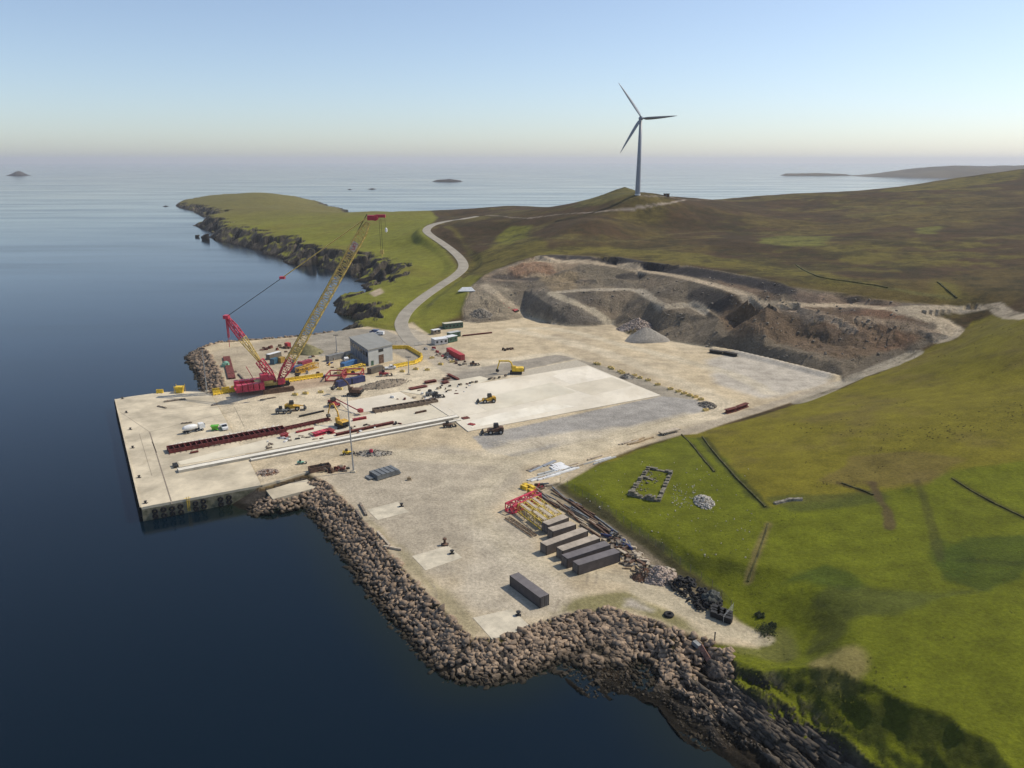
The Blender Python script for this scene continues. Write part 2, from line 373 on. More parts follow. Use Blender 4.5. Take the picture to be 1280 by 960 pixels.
# green banks beside the road on the heath
for i, (pp, c, o) in enumerate([
  ([(556,282),(575,300),(590,325),(580,345),(600,350),(640,328),(700,316),(680,300),(655,285),(635,290),(610,310),(596,318),(580,300),(570,287)], OLIVE, .75),
  ([(622,295),(640,284),(665,283),(660,296),(640,305),(625,306)], GREEN, .8),
  ([(680,318),(760,318),(860,328),(960,345),(1060,362),(1180,378),(1230,380),(1230,365),(1120,360),(980,335),(860,316),(760,308),(700,309)], OLIVE, .7),
  ([(945,298),(985,294),(1036,296),(1036,308),(990,308),(955,304)], (0.14,0.14,0.03), .85),
  ([(1145,285),(1175,283),(1165,292),(1148,292)], (0.14,0.14,0.03), .8),
  ([(725,250),(740,247),(765,240),(783,234),(800,238),(800,244),(775,247),(745,256),(720,260)], (0.125,0.115,0.03), .7),
  ([(930,265),(1060,280),(1180,262),(1270,258),(1280,270),(1150,280),(1050,292),(930,280)], HEATH2, .7),
  ([(620,268),(700,262),(760,262),(740,275),(660,280),(610,275)], HEATH, .5),
  ([(1110,236),(1200,224),(1280,212),(1280,222),(1190,236),(1100,240)], OLIVE, .7),
  ([(1040,358),(1160,350),(1280,330),(1280,380),(1160,384),(1080,372)], HEATH2, .7),
  ([(1160,345),(1180,372),(1210,372),(1190,355)], OLIVE, .8),
 ]):
    blend(polym(TP(pp), 8, 7, 10+i)*o, c)
# near hill
nh = TP([(690,606),(706,603),(760,575),(850,545),(950,520),(1040,490),(1100,466),(1140,447),(1170,430),(1195,424),(1205,412),(1215,402),(1240,394),(1280,392)])+[Vector((420,300,0)),Vector((500,20,0)),Vector((60,20,0)),Vector((30,100,0))]+TP([(880,810),(920,815)])+[G(850,735,4),G(740,660,4)]
mh = polym(nh, 3, 1.5, 2)
blend(mh, (0.150, 0.130, 0.012), .5)
lower = TP([(690,606),(850,545),(880,548),(957,634),(1060,622),(1140,610),(1180,590),(1280,575)])+[Vector((300,60,0)),Vector((40,40,0))]+TP([(880,810),(930,810)])+[G(850,735,4)]
ml = polym(lower, 3, 2, 3)
blend(ml*0.95, (0.112, 0.126, 0.007))
blend(mh*(1-ml)*ss(n3+n2, 0.0, 0.8)*0.55, (0.13, 0.10, 0.03))
blend(mh*(1-ml)*0.0, GREEN)
blend(ml*ss(n2+0.4*n3, 0.05, 0.6)*0.5, (0.115, 0.118, 0.02))
for i, (pp, c, o) in enumerate([
  ([(945,748),(960,725),(1000,700),(1040,692),(1075,710),(1110,740),(1060,750),(1000,742)], (0.040,0.064,0.008), .7),
  ([(1180,690),(1210,680),(1280,670),(1280,725),(1230,732),(1190,722)], (0.040,0.062,0.008), .7),
  ([(1110,608),(1150,600),(1165,640),(1200,690),(1190,715),(1165,690),(1145,650),(1120,620)], (0.045,0.068,0.008), .6),
  ([(970,625),(1060,615),(1100,612),(1120,622),(1040,635),(985,640)], (0.06,0.07,0.015), .7),
  ([(1035,750),(1100,745),(1180,740),(1280,720),(1280,735),(1150,752),(1060,760)], (0.06,0.07,0.02), .6),
  ([(992,585),(1002,582),(1010,592),(1004,602),(994,600)], (0.13,0.085,0.05), .7),
  ([(968,625),(1005,620),(1010,628),(975,634)], (0.20,0.18,0.13), .4),
  ([(1035,828),(1050,824),(1062,832),(1055,842),(1040,840)], (0.26,0.20,0.09), .6),
  ([(1060,570),(1150,560),(1200,575),(1150,600),(1060,606),(1030,600)], (0.13,0.09,0.035), .5),
  ([(1205,398),(1240,392),(1280,398),(1280,425),(1215,428)], OLIVE, .5),
  ([(820,745),(900,770),(930,800),(975,790),(980,820),(920,815),(870,790),(800,765),(750,748)], (0.12,0.12,0.03), .9),
 ]):
    blend(polym(TP(pp), 2.5, 8, 30+i)*o, c)
# quarry colours
qd = sdist(X, Y, QP)
mq = ss(qd, -2, 1.5)
blend(mq, QGREY, 0, 1, 0)
for i, (pp, c, o) in enumerate([
  ([(600,350),(620,338),(676,318),(700,323),(720,330),(690,345),(650,352),(615,352)], (0.33,0.25,0.165), .8),
  ([(638,335),(670,325),(690,330),(700,340),(660,343),(640,342)], (0.24,0.14,0.085), .8),
  ([(590,356),(610,350),(630,358),(662,393),(640,400),(585,400),(582,378)], (0.36,0.30,0.21), .7),
  ([(672,345),(720,340),(722,364),(690,366)], (0.26,0.20,0.12), .8),
  ([(720,330),(800,336),(815,350),(800,360),(722,362)], (0.21,0.175,0.12), .6),
  ([(900,350),(960,385),(1060,388),(1130,395),(1160,420),(1110,440),(1050,450),(980,430),(920,420),(900,395)], (0.17,0.115,0.072), .75),
  ([(1040,385),(1100,385),(1150,395),(1165,405),(1120,400),(1050,393)], (0.20,0.11,0.068), .8),
  ([(1030,404),(1100,405),(1160,415),(1110,440),(1080,430)], (0.17,0.10,0.062), .7),
  ([(985,365),(1050,372),(1120,380),(1120,384),(1000,380)], (0.25,0.17,0.12), .6),
  ([(880,345),(940,352),(975,375),(940,370)], (0.25,0.17,0.11), .6),
  ([(660,365),(760,405),(700,408),(650,398),(640,372)], (0.24,0.21,0.165), .6),
 ]):
    blend(polym(TP(pp), 5, 5, 50+i)*mq*o, c)
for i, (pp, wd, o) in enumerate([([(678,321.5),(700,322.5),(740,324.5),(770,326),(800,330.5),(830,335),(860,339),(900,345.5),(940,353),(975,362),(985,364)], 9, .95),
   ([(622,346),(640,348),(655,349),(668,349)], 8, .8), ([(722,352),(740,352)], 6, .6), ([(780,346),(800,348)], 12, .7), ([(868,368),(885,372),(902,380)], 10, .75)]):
    blend(linem(TP(pp), wd, 2.5, 1.2, 90+i)*o, (0.040, 0.038, 0.040), 0, .6, 0)  # shade of the rim wall and pit faces painted into the ground colour
blend(mq*ss(n3+0.6*n2, 0.1, 0.6)*0.45, (0.070, 0.064, 0.060))
blend(mq*ss(-n3+0.6*n2, 0.2, 0.7)*0.35, (0.30, 0.23, 0.155))
# natural cliffs and shore rock
gzx = np.gradient(HG, axis=1)/(RR*AZS); gzy = np.gradient(HG, axis=0)/(RR*LRS)
SL = np.sqrt(gzx**2+gzy**2).ravel()
nat = (~inq) & (dY < -3)
rockm = np.where(nat, np.where(Y > 400, ss(SL+0.2*n3, 0.36, 0.6), ss(SL+0.25*n3, 0.62, 0.95))*ss(-dS, -44, -26), 0)
nearc = (Y < 190) & (X > 15)
rockm = np.where(nearc, rockm*ss(-H, -6.5-2*n3, -3.5-2*n3), rockm)
rockm = np.maximum(rockm, np.where(nat, ss(-H, -2.6, -1.2)*ss(-dS, -22, -12), 0))
rockm = np.maximum(rockm, np.where((dY < -1.5) & (H < 3.2) & (dN < 3), 1.0, 0))
blend(rockm, ROCK, 0, 1, 0)
blend(np.where(nearc & nat, ss(SL+.25*n3, .45, .8)*(1-rockm), 0)*.75, (0.055, 0.060, 0.012))
blend(rockm*ss(fbm(X, Y, 4, 3, 88), 0.0, 0.5)*0.6, (0.17, 0.14, 0.105))
blend(rockm*ss(-H, -1.3, -0.5), (0.020, 0.017, 0.012))
blend(polym(FORE, 3, 2, 70)*(H < 2.2)*0.75, (0.028, 0.022, 0.014))
blend(polym(FORE, 3, 2, 70)*(H < 2.2)*ss(fbm(X, Y, 2.5, 3, 171), .1, .5)*.6, (0.085, 0.055, 0.03))
blend(polym(TP([(840,845),(865,838),(885,850),(870,865),(850,862)]), 2, 2, 71)*0.8, (0.10, 0.09, 0.015))
blend(polym(TP([(462,366),(475,360),(480,366),(468,371)]), 3, 1, 72), (0.36, 0.29, 0.2))
# bank of dark soil beside the yard edge
bank_line = [G(u, v, 4) for u, v in [(694,608),(722,632),(762,657),(803,684),(842,716),(882,744)]]
BANKM = linem([p+Vector((.9,.4,0)) for p in bank_line], 5.0, 2.5, 1.6, 5)
# yard
my = ss(dY, -1.2, 0.8)
blend(my, TAN, 0, 0, 1)
blend(my*ss(n2+0.5*n3, 0.0, 0.6)*0.45, (0.33, 0.275, 0.195))
blend(my*ss(-n2+0.6*n3, 0.1, 0.7)*0.4, (0.50, 0.43, 0.31))
def ypoly(pp, c, o, soft=3, noise=1.5, seed=0):
    blend(polym([G(u, v) for u, v in pp], soft, noise, 400+seed)*my*o, c)
ypoly([(312,577),(262,490),(345,483),(420,478),(560,455),(700,440),(740,452),(560,530),(440,552)], (0.53,0.46,0.335), .75, 6, 2, 1)
ypoly([(380,420),(440,411),(480,412),(500,420),(520,432),(540,445),(520,455),(490,440),(438,441),(400,446),(385,440)], (0.27,0.245,0.20), .9, 2, .5, 2)
ypoly([(340,425),(385,420),(395,446),(330,470),(290,482),(262,440)], (0.33,0.28,0.205), .7, 5, 2, 3)
ypoly([(583,462),(695,443),(722,448),(640,466),(580,478),(565,485),(545,476)], (0.25,0.225,0.185), .9, 2, 1, 4)
ypoly([(720,449),(745,455),(850,490),(870,500),(830,497),(735,458)], (0.25,0.225,0.18), .85, 1.5, 1, 5)
ypoly([(590,546),(826,495),(870,500),(888,513),(840,524),(740,550),(660,573),(610,566)], (0.285,0.27,0.245), .95, 1.2, .6, 6)
ypoly([(640,572),(740,550),(860,520),(880,520),(850,532),(760,562),(690,590)], (0.48,0.41,0.285), .8, 3, 1, 7)
ypoly([(400,600),(470,560),(560,560),(660,575),(650,610),(600,650),(560,740),(500,690)], (0.34, 0.30, 0.235), .75, 8, 4, 8)
ypoly([(600,640),(650,650),(700,720),(720,740),(700,765),(600,770),(560,740),(590,690)], (0.40, 0.355, 0.28), .75, 8, 4, 9)
ypoly([(920,440),(1040,470),(1030,482),(950,500),(900,480),(880,450)], (0.40,0.37,0.32), .8, 6, 3, 10)
ypoly([(440,634),(470,660),(530,735),(590,797),(610,790),(545,725),(490,675),(455,640)], (0.25,0.215,0.12), .7, 3, 2, 11)
ypoly([(690,768),(730,745),(770,735),(800,742),(850,768),(890,800),(865,792),(830,780),(795,770),(765,760)], (0.17,0.155,0.06), .85, 3, 3, 12)
ypoly([(770,745),(790,745),(822,762),(815,768),(780,758)], (0.42,0.37,0.32), .7, 2, 2, 13)
ypoly([(260,489),(400,470),(460,466),(440,478),(330,494)], (0.36,0.26,0.18), .7, 4, 2, 14)
ypoly([(1035,487),(960,512),(870,542),(820,553),(830,543),(900,522),(980,498),(1045,474)], (0.35,0.30,0.225), .9, 2, 1, 15)
ypoly([(505,408),(497,415),(520,440),(560,470),(600,462),(575,440),(540,422),(520,412)], (0.34,0.30,0.235), .8, 3, 1, 16)
blend(BANKM*0.85, (0.075, 0.062, 0.035), 0.5, 0.3, 0)
blend(linem([p+Vector((-2.2,-1.2,0)) for p in bank_line], 5, 3, 1.6, 6)*my*0.75, (0.20, 0.165, 0.115))
# tyre tracks / haul roads in the dust
for i, (pp, wd, c, o) in enumerate([
  ([(600,570),(700,548),(820,535),(880,522),(905,505),(880,490),(830,470),(770,445),(700,425),(640,412)], 9, (0.54,0.465,0.335), .7),
  ([(640,412),(700,412),(780,432),(850,450),(920,470),(960,490)], 7, (0.52,0.455,0.33), .6),
  ([(470,565),(560,572),(640,575),(740,553),(860,520)], 8, (0.49,0.42,0.295), .7),
  ([(640,580),(600,620),(610,660),(660,700),(760,720),(830,740),(900,790)], 6, (0.46,0.40,0.285), .6),
  ([(560,600),(580,650),(640,710)], 3, (0.50,0.44,0.33), .5),
  ([(480,560),(420,566),(380,580)], 5, (0.45,0.38,0.27), .5)]):
    LN = smooth_line([G(u, v) for u, v in pp], 6)
    blend(linem(LN, wd, 5, 2, i)*my*o, c)
    for off in (-1.1, 1.1, 3.0):
        L2 = []
        for k in range(len(LN)-1):
            t_ = (LN[k+1]-LN[k]).normalized(); L2.append(LN[k]+Vector((-t_.y, t_.x, 0))*off)
        blend(linem(L2, .5, .7, .3, 40+i)*my*o*.95, tuple(v_*0.74 for v_ in c))
ra = random.Random(77)
for i in range(26):
    u0, v0 = ra.uniform(430, 760), ra.uniform(560, 760); c0_ = G(u0, v0); rad = ra.uniform(9, 45); a0 = ra.uniform(0, 6.28); sp_ = ra.uniform(.5, 1.8)
    arc = [c0_+Vector((math.cos(a0+sp_*k/9), math.sin(a0+sp_*k/9), 0))*rad for k in range(10)]
    tone = (0.47, 0.41, 0.31) if i % 3 else (0.25, 0.21, 0.155)
    for off in (0, 2.1): blend(linem([p_+(p_-c0_).normalized()*off for p_ in arc], .55, .6, .25, 500+i)*my*.5, tone)
# tracks on the hill
for i, (pp, wd, c, o) in enumerate([
  ([(672,325),(700,327),(750,329.5),(792,335),(830,342.5),(860,348),(900,358),(935,372),(958,381),(1000,382),(1060,382),(1100,385),(1130,388)], 6, (0.46,0.37,0.255), .95),
  ([(1130,388),(1150,392),(1175,400),(1188,412),(1183,420)], 11, (0.42,0.35,0.25), .95),
  ([(970,386),(1000,390),(1030,396),(1048,403),(1066,412)], 4.5, (0.40,0.31,0.22), .9),
  ([(1070,398),(1105,403),(1140,409),(1170,416)], 4, (0.38,0.29,0.2), .8),
  ([(1130,388),(1180,385),(1230,384),(1250,388),(1285,396)], 6, (0.42,0.35,0.25), .95),
  ([(690,366),(722,363),(760,362),(795,363),(815,373),(832,383),(860,381),(882,390)], 5, (0.42,0.36,0.27), .9),
  ([(690,367),(715,377),(740,388),(762,404)], 7, (0.42,0.36,0.26), .9),
  ([(605,357),(620,367),(640,381),(658,395)], 6, (0.46,0.38,0.27), .9),
  ([(1052,480),(1100,461),(1142,442)], 8, (0.34,0.30,0.23), .95),
  ([(1000,503),(1052,480)], 7, (0.34,0.30,0.23), .8),
  ([(598,270.5),(640,272),(700,268),(760,264),(820,256),(850,251),(856,249),(840,247),(815,245),(800,244)], 2.6, (0.30,0.25,0.2), .9),
  ([(853,249),(880,250),(905,251)], 5, (0.20,0.15,0.11), .8),
  ([(600,305),(660,300),(760,302),(850,292),(930,290),(1100,300)], 5, (0.12,0.10,0.04), .5),
  ([(995,331),(1020,345),(1060,352),(1120,362),(1190,372)], 3.5, (0.13,0.12,0.04), .8),
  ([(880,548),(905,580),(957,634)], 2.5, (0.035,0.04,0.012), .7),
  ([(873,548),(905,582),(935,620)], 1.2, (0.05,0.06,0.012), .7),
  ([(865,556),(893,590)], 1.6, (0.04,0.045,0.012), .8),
  ([(960,655),(935,727)], 1.8, (0.17,0.13,0.055), .7),
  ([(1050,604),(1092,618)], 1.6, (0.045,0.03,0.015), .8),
  ([(1090,604),(1100,625),(1110,640),(1112,660)], 2, (0.09,0.06,0.03), .8),
  ([(1145,600),(1160,640),(1175,700)], 2, (0.045,0.04,0.015), .5),
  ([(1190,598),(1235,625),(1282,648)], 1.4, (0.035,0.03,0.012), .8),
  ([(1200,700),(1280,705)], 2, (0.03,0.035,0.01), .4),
  ([(950,798),(900,780),(860,762),(800,738)], 5, (0.40,0.345,0.24), .85)]):
    blend(linem(smooth_line(TP(pp), 4), wd, 1.2, .6, 60+i)*o, c)

# ------------------------------------------------------------------ materials
MATS = {}
def nodes_of(m):
    m.use_nodes = True; return m.node_tree, m.node_tree.nodes['Principled BSDF']
def mat(name, col, rough=0.75, metal=0.0, var=0.25, scale=1.5, col2=None, bump=0.0, bscale=8.0, spec=0.3):
    if name in MATS: return MATS[name]
    m = bpy.data.materials.new(name); t, b = nodes_of(m)
    tc = t.nodes.new('ShaderNodeTexCoord'); nz = t.nodes.new('ShaderNodeTexNoise'); nz.inputs['Scale'].default_value = scale; nz.inputs['Detail'].default_value = 6; nz.inputs['Roughness'].default_value = .65
    t.links.new(tc.outputs['Object'], nz.inputs['Vector'])
    rp = t.nodes.new('ShaderNodeValToRGB'); t.links.new(nz.outputs['Fac'], rp.inputs[0])
    c2 = col2 or tuple(c*(1-var*1.4) for c in col)
    rp.color_ramp.elements[0].position = .36; rp.color_ramp.elements[0].color = (*c2, 1)
    rp.color_ramp.elements[1].position = .62; rp.color_ramp.elements[1].color = (*[min(c*(1+var*.4), 1) for c in col], 1)
    t.links.new(rp.outputs[0], b.inputs['Base Color'])
    b.inputs['Roughness'].default_value = rough; b.inputs['Metallic'].default_value = metal; b.inputs['Specular IOR Level'].default_value = spec
    if bump:
        n2_ = t.nodes.new('ShaderNodeTexNoise'); n2_.inputs['Scale'].default_value = bscale; n2_.inputs['Detail'].default_value = 5
        t.links.new(tc.outputs['Object'], n2_.inputs['Vector'])
        bp = t.nodes.new('ShaderNodeBump'); bp.inputs['Strength'].default_value = bump; bp.inputs['Distance'].default_value = .1
        t.links.new(n2_.outputs['Fac'], bp.inputs['Height']); t.links.new(bp.outputs[0], b.inputs['Normal'])
    MATS[name] = m; return m
def ground_material():
    m = bpy.data.materials.new('ground'); t, b = nodes_of(m); N = t.nodes.new; L = t.links.new
    geo = N('ShaderNodeNewGeometry'); ac = N('ShaderNodeAttribute'); ac.attribute_name = 'Col'; am = N('ShaderNodeAttribute'); am.attribute_name = 'Mask'
    sp = N('ShaderNodeSeparateColor'); L(am.outputs['Color'], sp.inputs[0])
    def noise(scale, detail=6, rough=.6, vec=None):
        n = N('ShaderNodeTexNoise'); n.inputs['Scale'].default_value = scale; n.inputs['Detail'].default_value = detail; n.inputs['Roughness'].default_value = rough
        L(vec or geo.outputs['Position'], n.inputs['Vector']); return n.outputs['Fac']
    def mr(x, a, b_, c, d):
        n = N('ShaderNodeMapRange'); L(x, n.inputs[0]); [n.inputs[i+1].__setattr__('default_value', v) for i, v in enumerate((a, b_, c, d))]; return n.outputs[0]
    def math_(op, x, y):
        n = N('ShaderNodeMath'); n.operation = op
        for i, v in enumerate((x, y)):
            if isinstance(v, (int, float)): n.inputs[i].default_value = v
            else: L(v, n.inputs[i])
        return n.outputs[0]
    fine = noise(1.3, 9, .72); mid = noise(.16, 6, .6); big = noise(.03, 4, .5)
    v = math_('MULTIPLY', mr(fine, .3, .7, .68, 1.32), mr(mid, .3, .7, .76, 1.24))
    v = math_('MULTIPLY', v, mr(big, .3, .7, .9, 1.1))
    # vegetation tufts: darker clumps stretched along the slope
    mp = N('ShaderNodeMapping'); mp.inputs['Scale'].default_value = (.35, .6, .5); mp.inputs['Rotation'].default_value = (0, 0, .5); L(geo.outputs['Position'], mp.inputs[0])
    tuft = noise(.55, 10, .78, mp.outputs[0]); tf = mr(tuft, .52, .70, 0, 1)
    tf = math_('MULTIPLY', tf, sp.outputs[0]); tf = math_('MULTIPLY', tf, .24)
    mo = noise(.045, 11, .82); mo = mr(mo, .47, .60, 0, 1); mo = math_('MULTIPLY', mo, mr(sp.outputs[0], .6, 1.0, 0, .8)); tf = math_('MAXIMUM', tf, mo)
    # rock: strong contrast strata
    wv = N('ShaderNodeTexVoronoi'); wv.inputs['Scale'].default_value = .45; L(geo.outputs['Position'], wv.inputs['Vector'])
    rk = noise(.55, 10, .8); rkv = mr(rk, .3, .7, .58, 1.42)
    mixr = N('ShaderNodeMix'); mixr.data_type = 'FLOAT'; L(sp.outputs[1], mixr.inputs[0]); mixr.inputs[2].default_value = 1; L(rkv, mixr.inputs[3])
    v = math_('MULTIPLY', v, mixr.outputs[0])
    sc = N('ShaderNodeVectorMath'); sc.operation = 'SCALE'; L(ac.outputs['Color'], sc.inputs[0]); L(v, sc.inputs['Scale'])
    mx = N('ShaderNodeMix'); mx.data_type = 'RGBA'; L(tf, mx.inputs[0]); L(sc.outputs[0], mx.inputs[6]); mx.inputs[7].default_value = (.028, .024, .009, 1)
    # pale stones and dusty patches in gravel
    st = noise(.5, 10, .78); sf = math_('MULTIPLY', mr(st, .58, .72, 0, .32), sp.outputs[2])
    mx2 = N('ShaderNodeMix'); mx2.data_type = 'RGBA'; L(sf, mx2.inputs[0]); L(mx.outputs[2], mx2.inputs[6]); mx2.inputs[7].default_value = (.50, .45, .36, 1)
    L(mx2.outputs[2], b.inputs['Base Color'])
    b.inputs['Roughness'].default_value = .95; b.inputs['Specular IOR Level'].default_value = .12
    h = math_('ADD', math_('MULTIPLY', fine, .3), math_('MULTIPLY', rk, math_('MULTIPLY', sp.outputs[1], 2.6)))
    h = math_('ADD', h, math_('MULTIPLY', tuft, math_('MULTIPLY', sp.outputs[0], .75)))
    bp = N('ShaderNodeBump'); bp.inputs['Strength'].default_value = .8; bp.inputs['Distance'].default_value = 1.0
    L(h, bp.inputs['Height']); L(bp.outputs[0], b.inputs['Normal'])
    return m

def mesh_np(name, V, F, m=None):
    me = bpy.data.meshes.new(name); V = np.asarray(V, np.float32); F = np.asarray(F, np.int32); k = F.shape[1]
    me.vertices.add(len(V)); me.vertices.foreach_set('co', V.ravel())
    me.loops.add(F.size); me.loops.foreach_set('vertex_index', F.ravel())
    me.polygons.add(len(F)); me.polygons.foreach_set('loop_start', np.arange(0, F.size, k, dtype=np.int32))
    try: me.polygons.foreach_set('loop_total', np.full(len(F), k, np.int32))
    except Exception: pass
    me.update(calc_edges=True)
    if m: me.materials.append(m)
    return me
def link(name, me, parent=None):
    o = bpy.data.objects.new(name, me); COL.objects.link(o)
    if parent: o.parent = parent
    return o
def tag(o, label=None, cat=None, group=None, kind=None):
    if label: o['label'] = label
    if cat: o['category'] = cat
    if group: o['group'] = group
    if kind: o['kind'] = kind
    return o

ii = (np.arange(NR-1)[:, None]*NA+np.arange(NA-1)[None]).ravel()
F = np.stack([ii, ii+1, ii+NA+1, ii+NA], -1)
keep = (H[F] > -6.5).any(1)
F = F[keep]; used = np.zeros(len(X), bool); used[F.ravel()] = True; remap = np.cumsum(used)-1
me = mesh_np('terrain', np.stack([X, Y, H], -1)[used], remap[F], ground_material())
a_ = me.attributes.new('Col', 'FLOAT_COLOR', 'POINT'); a_.data.foreach_set('color', np.concatenate([C, np.ones((len(C), 1))], 1)[used].astype(np.float32).ravel())
a_ = me.attributes.new('Mask', 'FLOAT_COLOR', 'POINT'); a_.data.foreach_set('color', np.concatenate([MV, np.ones((len(C), 1))], 1)[used].astype(np.float32).ravel())
rk_ = MV[F][:, :, 1].mean(1) > .5
me.polygons.foreach_set('use_smooth', ~rk_)
tag(link('terrain', me), kind='structure')

# ------------------------------------------------------------------ sea
def sea_material():
    m = bpy.data.materials.new('sea_water'); t, b = nodes_of(m); N = t.nodes.new; L = t.links.new
    geo = N('ShaderNodeNewGeometry')
    def noise(scale, sx, sy, rot, detail=4, rough=.55):
        mp = N('ShaderNodeMapping'); mp.inputs['Scale'].default_value = (sx, sy, 1); mp.inputs['Rotation'].default_value = (0, 0, rot); L(geo.outputs['Position'], mp.inputs[0])
        n = N('ShaderNodeTexNoise'); n.inputs['Scale'].default_value = scale; n.inputs['Detail'].default_value = detail; n.inputs['Roughness'].default_value = rough; L(mp.outputs[0], n.inputs['Vector']); return n.outputs['Fac']
    rip = noise(.45, 1, 1.8, .3, 5, .6); sw = noise(.07, 1, 1.6, .15, 2)
    ad = N('ShaderNodeMath'); ad.operation = 'MULTIPLY_ADD'; L(sw, ad.inputs[0]); ad.inputs[1].default_value = .5; L(rip, ad.inputs[2])
    bp = N('ShaderNodeBump'); bp.inputs['Strength'].default_value = .16; bp.inputs['Distance'].default_value = .14
    L(ad.outputs[0], bp.inputs['Height']); L(bp.outputs[0], b.inputs['Normal'])
    slick = noise(.0035, .5, 3.2, .06, 5, .6); sl2 = noise(.0011, .4, 2.4, -.05, 4)
    r1 = N('ShaderNodeMapRange'); L(slick, r1.inputs[0]); r1.inputs[1].default_value = .4; r1.inputs[2].default_value = .62; r1.inputs[3].default_value = .09; r1.inputs[4].default_value = .17
    L(r1.outputs[0], b.inputs['Roughness'])
    rp = N('ShaderNodeValToRGB'); L(sl2, rp.inputs[0]); rp.color_ramp.elements[0].position = .4; rp.color_ramp.elements[0].color = (.0012, .0070, .0135, 1); rp.color_ramp.elements[1].position = .62; rp.color_ramp.elements[1].color = (.0018, .0100, .0190, 1)
    at = N('ShaderNodeAttribute'); at.attribute_name = 'Shallow'
    mx = N('ShaderNodeMix'); mx.data_type = 'RGBA'; L(at.outputs['Fac'], mx.inputs[0]); L(rp.outputs[0], mx.inputs[6]); mx.inputs[7].default_value = (.008, .013, .008, 1)
    L(mx.outputs[2], b.inputs['Base Color']); b.inputs['IOR'].default_value = 1.33
    return m
na, nr = 240, 170
saz = np.linspace(-math.pi, math.pi, na, endpoint=False); srr = np.concatenate([[0.5], 60*np.exp(np.linspace(0, math.log(34000/60), nr-1))])
SA, SR = np.meshgrid(saz, srr); sx = (SR*np.sin(SA)).ravel(); sy = (SR*np.cos(SA)).ravel()
# finer azimuths ahead of the quay for the shallows
i2 = (np.arange(nr-1)[:, None]*na+np.arange(na)[None]); j2 = (np.arange(nr-1)[:, None]*na+(np.arange(na)[None]+1) % na)
SF = np.stack([i2.ravel(), j2.ravel(), (j2+na).ravel(), (i2+na).ravel()], -1)
me = mesh_np('sea', np.stack([sx, sy, 0*sx], -1), SF, sea_material())
sh = np.clip(np.maximum(ss(sdist(sx, sy, YP), -22, -6), ss(sdist(sx, sy, NP), -26, -4)), 0, 1)*(sy < 500)*(sy > 0)
a_ = me.attributes.new('Shallow', 'FLOAT', 'POINT'); a_.data.foreach_set('value', sh.astype(np.float32))
tag(link('sea', me), kind='structure')

